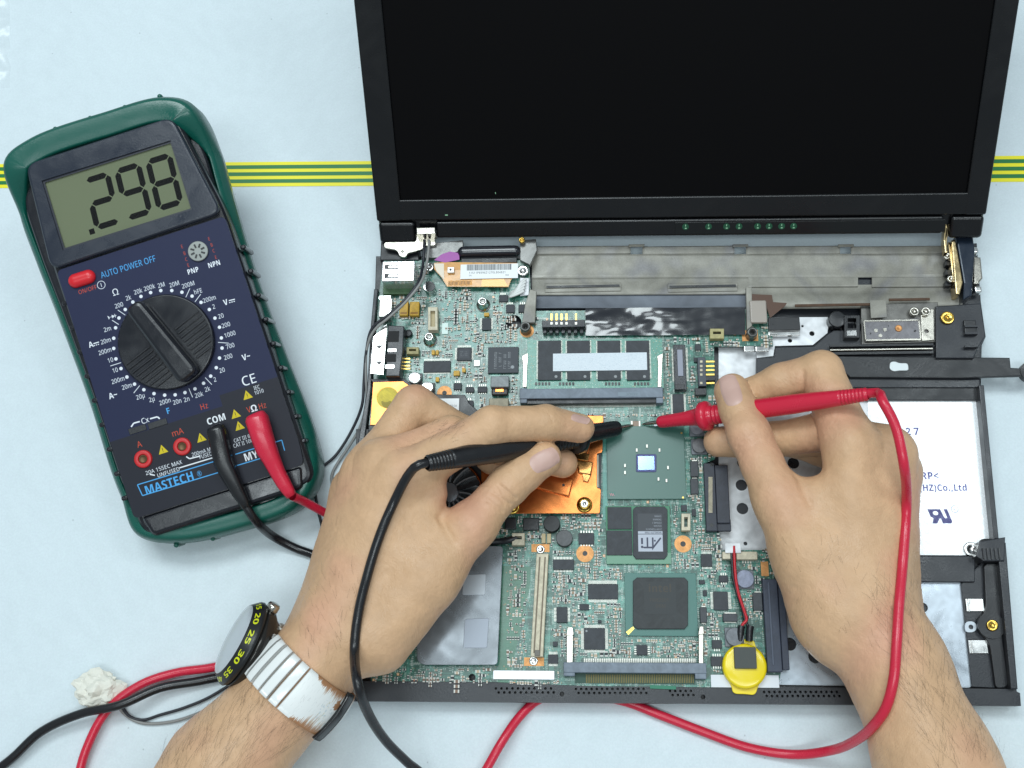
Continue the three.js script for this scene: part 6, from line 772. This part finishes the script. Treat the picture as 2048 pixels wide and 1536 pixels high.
// ---------- wristwatch ----------
{
  const c = at(514, 1300, 43);
  const t = thing('wristwatch', 'black-bezel wristwatch with yellow numbers and worn white strap on left wrist', 'watch', V(c.x, c.y, c.z));
  const imgX = CAM.R, imgY = CAM.U.clone(), tow = CAM.F.clone().negate();
  const N = imgX.clone().multiplyScalar(-0.85).addScaledVector(imgY, 0.52).multiplyScalar(0.95).addScaledVector(tow, 0.31).normalize();
  const base = c.clone(), top = base.clone().add(N), tk = (rows, seg2 = 72) => turned(base, top, rows, seg2);
  const blk = mat(rgb(30, 31, 33), 0.32, 0, { smudge: 30 });
  const side = part(t, 'watch_case', tk([[-5, 0], [-5, 13], [-1, 16], [1, 18.4], [4, 19], [6, 19.2], [6.4, 0]]), mat(rgb(54, 52, 50), 0.3, 0.6, { smudge: 30 }));
  // numbered bezel: a cone-shaped ring with its own uv
  const bezTex = canvasTex(2048, 128, (x) => { x.fillStyle = 'rgb(24,26,28)'; x.fillRect(0, 0, 2048, 128); for (let i = 0; i < 800; i++) { x.fillStyle = `rgba(70,76,74,${rr(0.1, 0.4)})`; x.fillRect(rr(0, 2048), rr(0, 128), rr(2, 10), rr(1, 3)); } x.fillStyle = 'rgb(206,214,20)'; x.textAlign = 'center'; x.textBaseline = 'middle'; for (let i = 0; i < 12; i++) { x.save(); x.translate((i + 0.5) * 2048 / 12, 66); x.scale(1.15, 1); x.font = 'bold 100px sans-serif'; x.fillText(String(((i * 5) + 5) % 60 || 60).padStart(2, '0'), 0, 0); x.restore(); } });
  const up = V(0, 1, 0), qn = new THREE.Quaternion().setFromUnitVectors(up, N);
  const side0 = tow.clone().addScaledVector(N, -tow.dot(N)).normalize();       // side of the bezel turned to the viewer
  { const rows = [[6.2, 19.4], [7, 19.9], [8.2, 19.6], [11.4, 16.9], [11.8, 16.4]], n = 96, pos = [], uv = [], idx = [], e1 = side0, e2 = N.clone().cross(e1); rows.forEach(([s, r], j) => { for (let i = 0; i <= n; i++) { const a = i / n * 2 * Math.PI - Math.PI, p = base.clone().addScaledVector(N, s).addScaledVector(e1, Math.cos(a) * r).addScaledVector(e2, Math.sin(a) * r); pos.push(p.x * M, p.y * M, p.z * M); uv.push(1 - i / n - 0.042, j < 2 ? 1 : 1 - (s - 8.2) / 3.2); } });
    for (let j = 0; j < rows.length - 1; j++) for (let i = 0; i < n; i++) { const a = j * (n + 1) + i; idx.push(a, a + 1, a + n + 1, a + 1, a + n + 2, a + n + 1); }
    const g = new THREE.BufferGeometry(); g.setAttribute('position', new THREE.Float32BufferAttribute(pos, 3)); g.setAttribute('uv', new THREE.Float32BufferAttribute(uv, 2)); g.setIndex(idx); g.computeVertexNormals(); bezTex.wrapS = THREE.RepeatWrapping; bezTex.offset.set(0, 0); const b = part(t, 'bezel', g, new THREE.MeshPhysicalMaterial({ map: bezTex, roughness: 0.35 }), true); b.userData.label = 'black bezel with yellow minute numbers'; }
  part(t, 'watch_face', tk([[9.6, 0], [9.6, 16.6], [9.9, 16.6], [9.9, 0]]), mat(rgb(214, 218, 220), 0.5)); part(t, 'crystal', tk([[11.2, 16.7], [11.9, 16.2], [12.5, 13], [13, 7], [13.1, 0]]), new THREE.MeshPhysicalMaterial({ color: rgb(226, 230, 234), roughness: 0.12, transmission: 0.5, thickness: 0 }));
  const e2 = N.clone().cross(side0).normalize(), cr = base.clone().addScaledVector(N, 4), upImg = imgY.clone().multiplyScalar(0.85).addScaledVector(imgX, 0.52); upImg.addScaledVector(N, -upImg.dot(N)).normalize();
  part(t, 'crown', turned(cr.clone().addScaledVector(upImg, 18.5), cr.clone().addScaledVector(upImg, 30), [[0, 0], [0, 2.2], [0.6, 2.9], [3, 2.9], [3.8, 2.4], [4, 0]]), mt.steel);
  // strap, laid round the wrist
  const ax = at(445, 1538, 33).sub(at(640, 1312, 35)).normalize(), o = at(604, 1358, 33), z0 = tow.clone().addScaledVector(ax, -tow.dot(ax)).normalize(), x0 = ax.clone().cross(z0).normalize(); // x0 points across the wrist
  if (x0.dot(CAM.R) < 0) x0.negate();
  const strapTex = canvasTex(1024, 256, (x) => { x.fillStyle = 'rgb(232,234,232)'; x.fillRect(0, 0, 1024, 256); for (let i = 0; i < 400; i++) { x.fillStyle = `rgba(190,194,190,${rr(0.1, 0.4)})`; x.fillRect(rr(0, 1024), rr(0, 256), rr(1, 3), rr(4, 30)); }
    x.fillStyle = 'rgb(166,120,84)'; const tear = (y0, s, a, b, amp) => { x.beginPath(); x.moveTo(a, y0); for (let q = a; q <= b; q += 5) { x.lineTo(q, y0 + s * amp * (0.25 + 0.75 * rnd()) * Math.min(1, (q - a) / 120)); x.lineTo(q + 2.5, y0 + s * amp * 0.3 * rnd()); } x.lineTo(b, y0); x.fill(); }; tear(0, 1, 90, 640, 120); tear(256, -1, 60, 640, 84); x.beginPath(); for (let i = 0; i < 18; i++) { const a = i / 18 * 6.283, r = rr(14, 34); x[i ? 'lineTo' : 'moveTo'](300 + Math.cos(a) * r, 190 + Math.sin(a) * r * 1.1); } x.fill();  x.fillStyle = 'rgba(120,150,170,.22)'; for (let i = 0; i < 30; i++) x.fillRect(rr(190, 330), rr(60, 200), rr(3, 12), rr(3, 16)); x.fillStyle = 'rgba(200,180,120,.25)'; for (let i = 0; i < 24; i++) x.fillRect(rr(200, 330), rr(40, 210), rr(3, 12), rr(3, 16)); });
  const radial = (phi, s) => { const d = x0.clone().multiplyScalar(Math.cos(phi)).addScaledVector(z0, Math.sin(phi)), p = o.clone().addScaledVector(ax, s); let r = 44; for (let i = 0; i < 60; i++) { const q = p.clone().addScaledVector(d, r), k = armL.rough(q.x, q.y, q.z); if (k < 0.05) break; r -= Math.max(0.05, k * 0.8); } return [p, d, r]; };
  const ring = (ph0, ph1, n, half, off, thick, mm, name, wide = half, keep = false, parent = t, mid = 0) => {
    const pos = [], uv = [], idx = [], m = 10; for (const lay of [off + thick, off - 0.15]) for (let i = 0; i <= n; i++) for (let j = 0; j <= m; j++) { const f = i / n, hw = lerp(half, wide, f), s = (j / m * 2 - 1) * hw + mid, [p, d, r] = radial(lerp(ph0, ph1, f), s), wav = 0, q = p.addScaledVector(d, r + lay + wav - (j === 0 || j === m ? 0.4 : 0)); pos.push(q.x * M, q.y * M, q.z * M); uv.push(f, j / m); }
    const S = m + 1, Nn = (n + 1) * S; for (let i = 0; i < n; i++) for (let j = 0; j < m; j++) { const a = i * S + j; idx.push(a, a + 1, a + S, a + 1, a + S + 1, a + S, Nn + a, Nn + a + S, Nn + a + 1, Nn + a + 1, Nn + a + S, Nn + a + S + 1); } for (let i = 0; i < n; i++) for (const j of [0, m]) { const a = i * S + j; idx.push(a, a + S, Nn + a, a + S, Nn + a + S, Nn + a); } for (const i of [0, n]) for (let j = 0; j < m; j++) { const a = i * S + j; idx.push(a, Nn + a, a + 1, a + 1, Nn + a, Nn + a + 1); }
    const g = new THREE.BufferGeometry(); g.setAttribute('position', new THREE.Float32BufferAttribute(pos, 3)); g.setAttribute('uv', new THREE.Float32BufferAttribute(uv, 2)); g.setIndex(idx); g.computeVertexNormals(); return part(parent, name, g, mm, keep); };
  const linkM = mat(rgb(232, 234, 232), 0.32, 0, { clearcoat: 0.4, smudge: 60 });
  const st = ring(1.6, -0.75, 100, 10.6, 0.7, 2.0, new THREE.MeshPhysicalMaterial({ map: strapTex, roughness: 0.42, clearcoat: 0.25, clearcoatRoughness: 0.3 }), 'strap', 10.5, true); st.userData.label = 'white strap worn through to tan';
  ring(-0.75, -3.5, 60, 10.5, 0.7, 2, mat(rgb(222, 222, 216), 0.5), 'strap_under', 12);
  ring(0.86, 0.66, 6, 12, 2.75, 1.5, blk, 'strap_keeper', 12, false, st); for (let i = 0; i < 5; i++) ring(2.42 - i * 0.165, 2.285 - i * 0.165, 8, 10.6, 0.7, 2.5 + (i % 2) * 0.5, linkM, 'strap_link', 10.6); for (const s of [-7, 0, 7]) ring(2.68, 2.46, 8, 2.3, 0.7, 2.4, linkM, 'strap_lug', 2.3, false, t, s); 
}

// ---------- clear plastic bag at the table's left edge ----------
{
  const t = thing('plastic_bag', 'edge of a clear crumpled plastic bag at the upper left corner', 'bag', at(-40, 70, 0)), n = 36, m = 44, pos = [], idx = [];
  for (let j = 0; j <= m; j++) for (let i = 0; i <= n; i++) { const s = i / n, e = 1 - Math.abs(j / m * 2 - 1) ** 4, p = at(lerp(-170, 20 + 8 * nz(j * 0.2, 3, 1), s), lerp(-70, 176, j / m), 0); p.y = 0.4 + Math.max(0, (1 - s * s) * 9 * e + 2.6 * nz(i * 0.22, j * 0.2, 6) + 1.2 * nz(i * 0.6, j * 0.5, 2)); pos.push(p.x * M, p.y * M, p.z * M); }
  for (let j = 0; j < m; j++) for (let i = 0; i < n; i++) { const a = j * (n + 1) + i; idx.push(a, a + n + 1, a + 1, a + 1, a + n + 1, a + n + 2); }
  const g = new THREE.BufferGeometry(); g.setAttribute('position', new THREE.Float32BufferAttribute(pos, 3)); g.setIndex(idx); g.computeVertexNormals(); part(t, 'film', g, new THREE.MeshPhysicalMaterial({ color: 0xffffff, transmission: 1, thickness: 0, roughness: 0.3, side: THREE.DoubleSide }));
}
renderer.render(scene, camera);
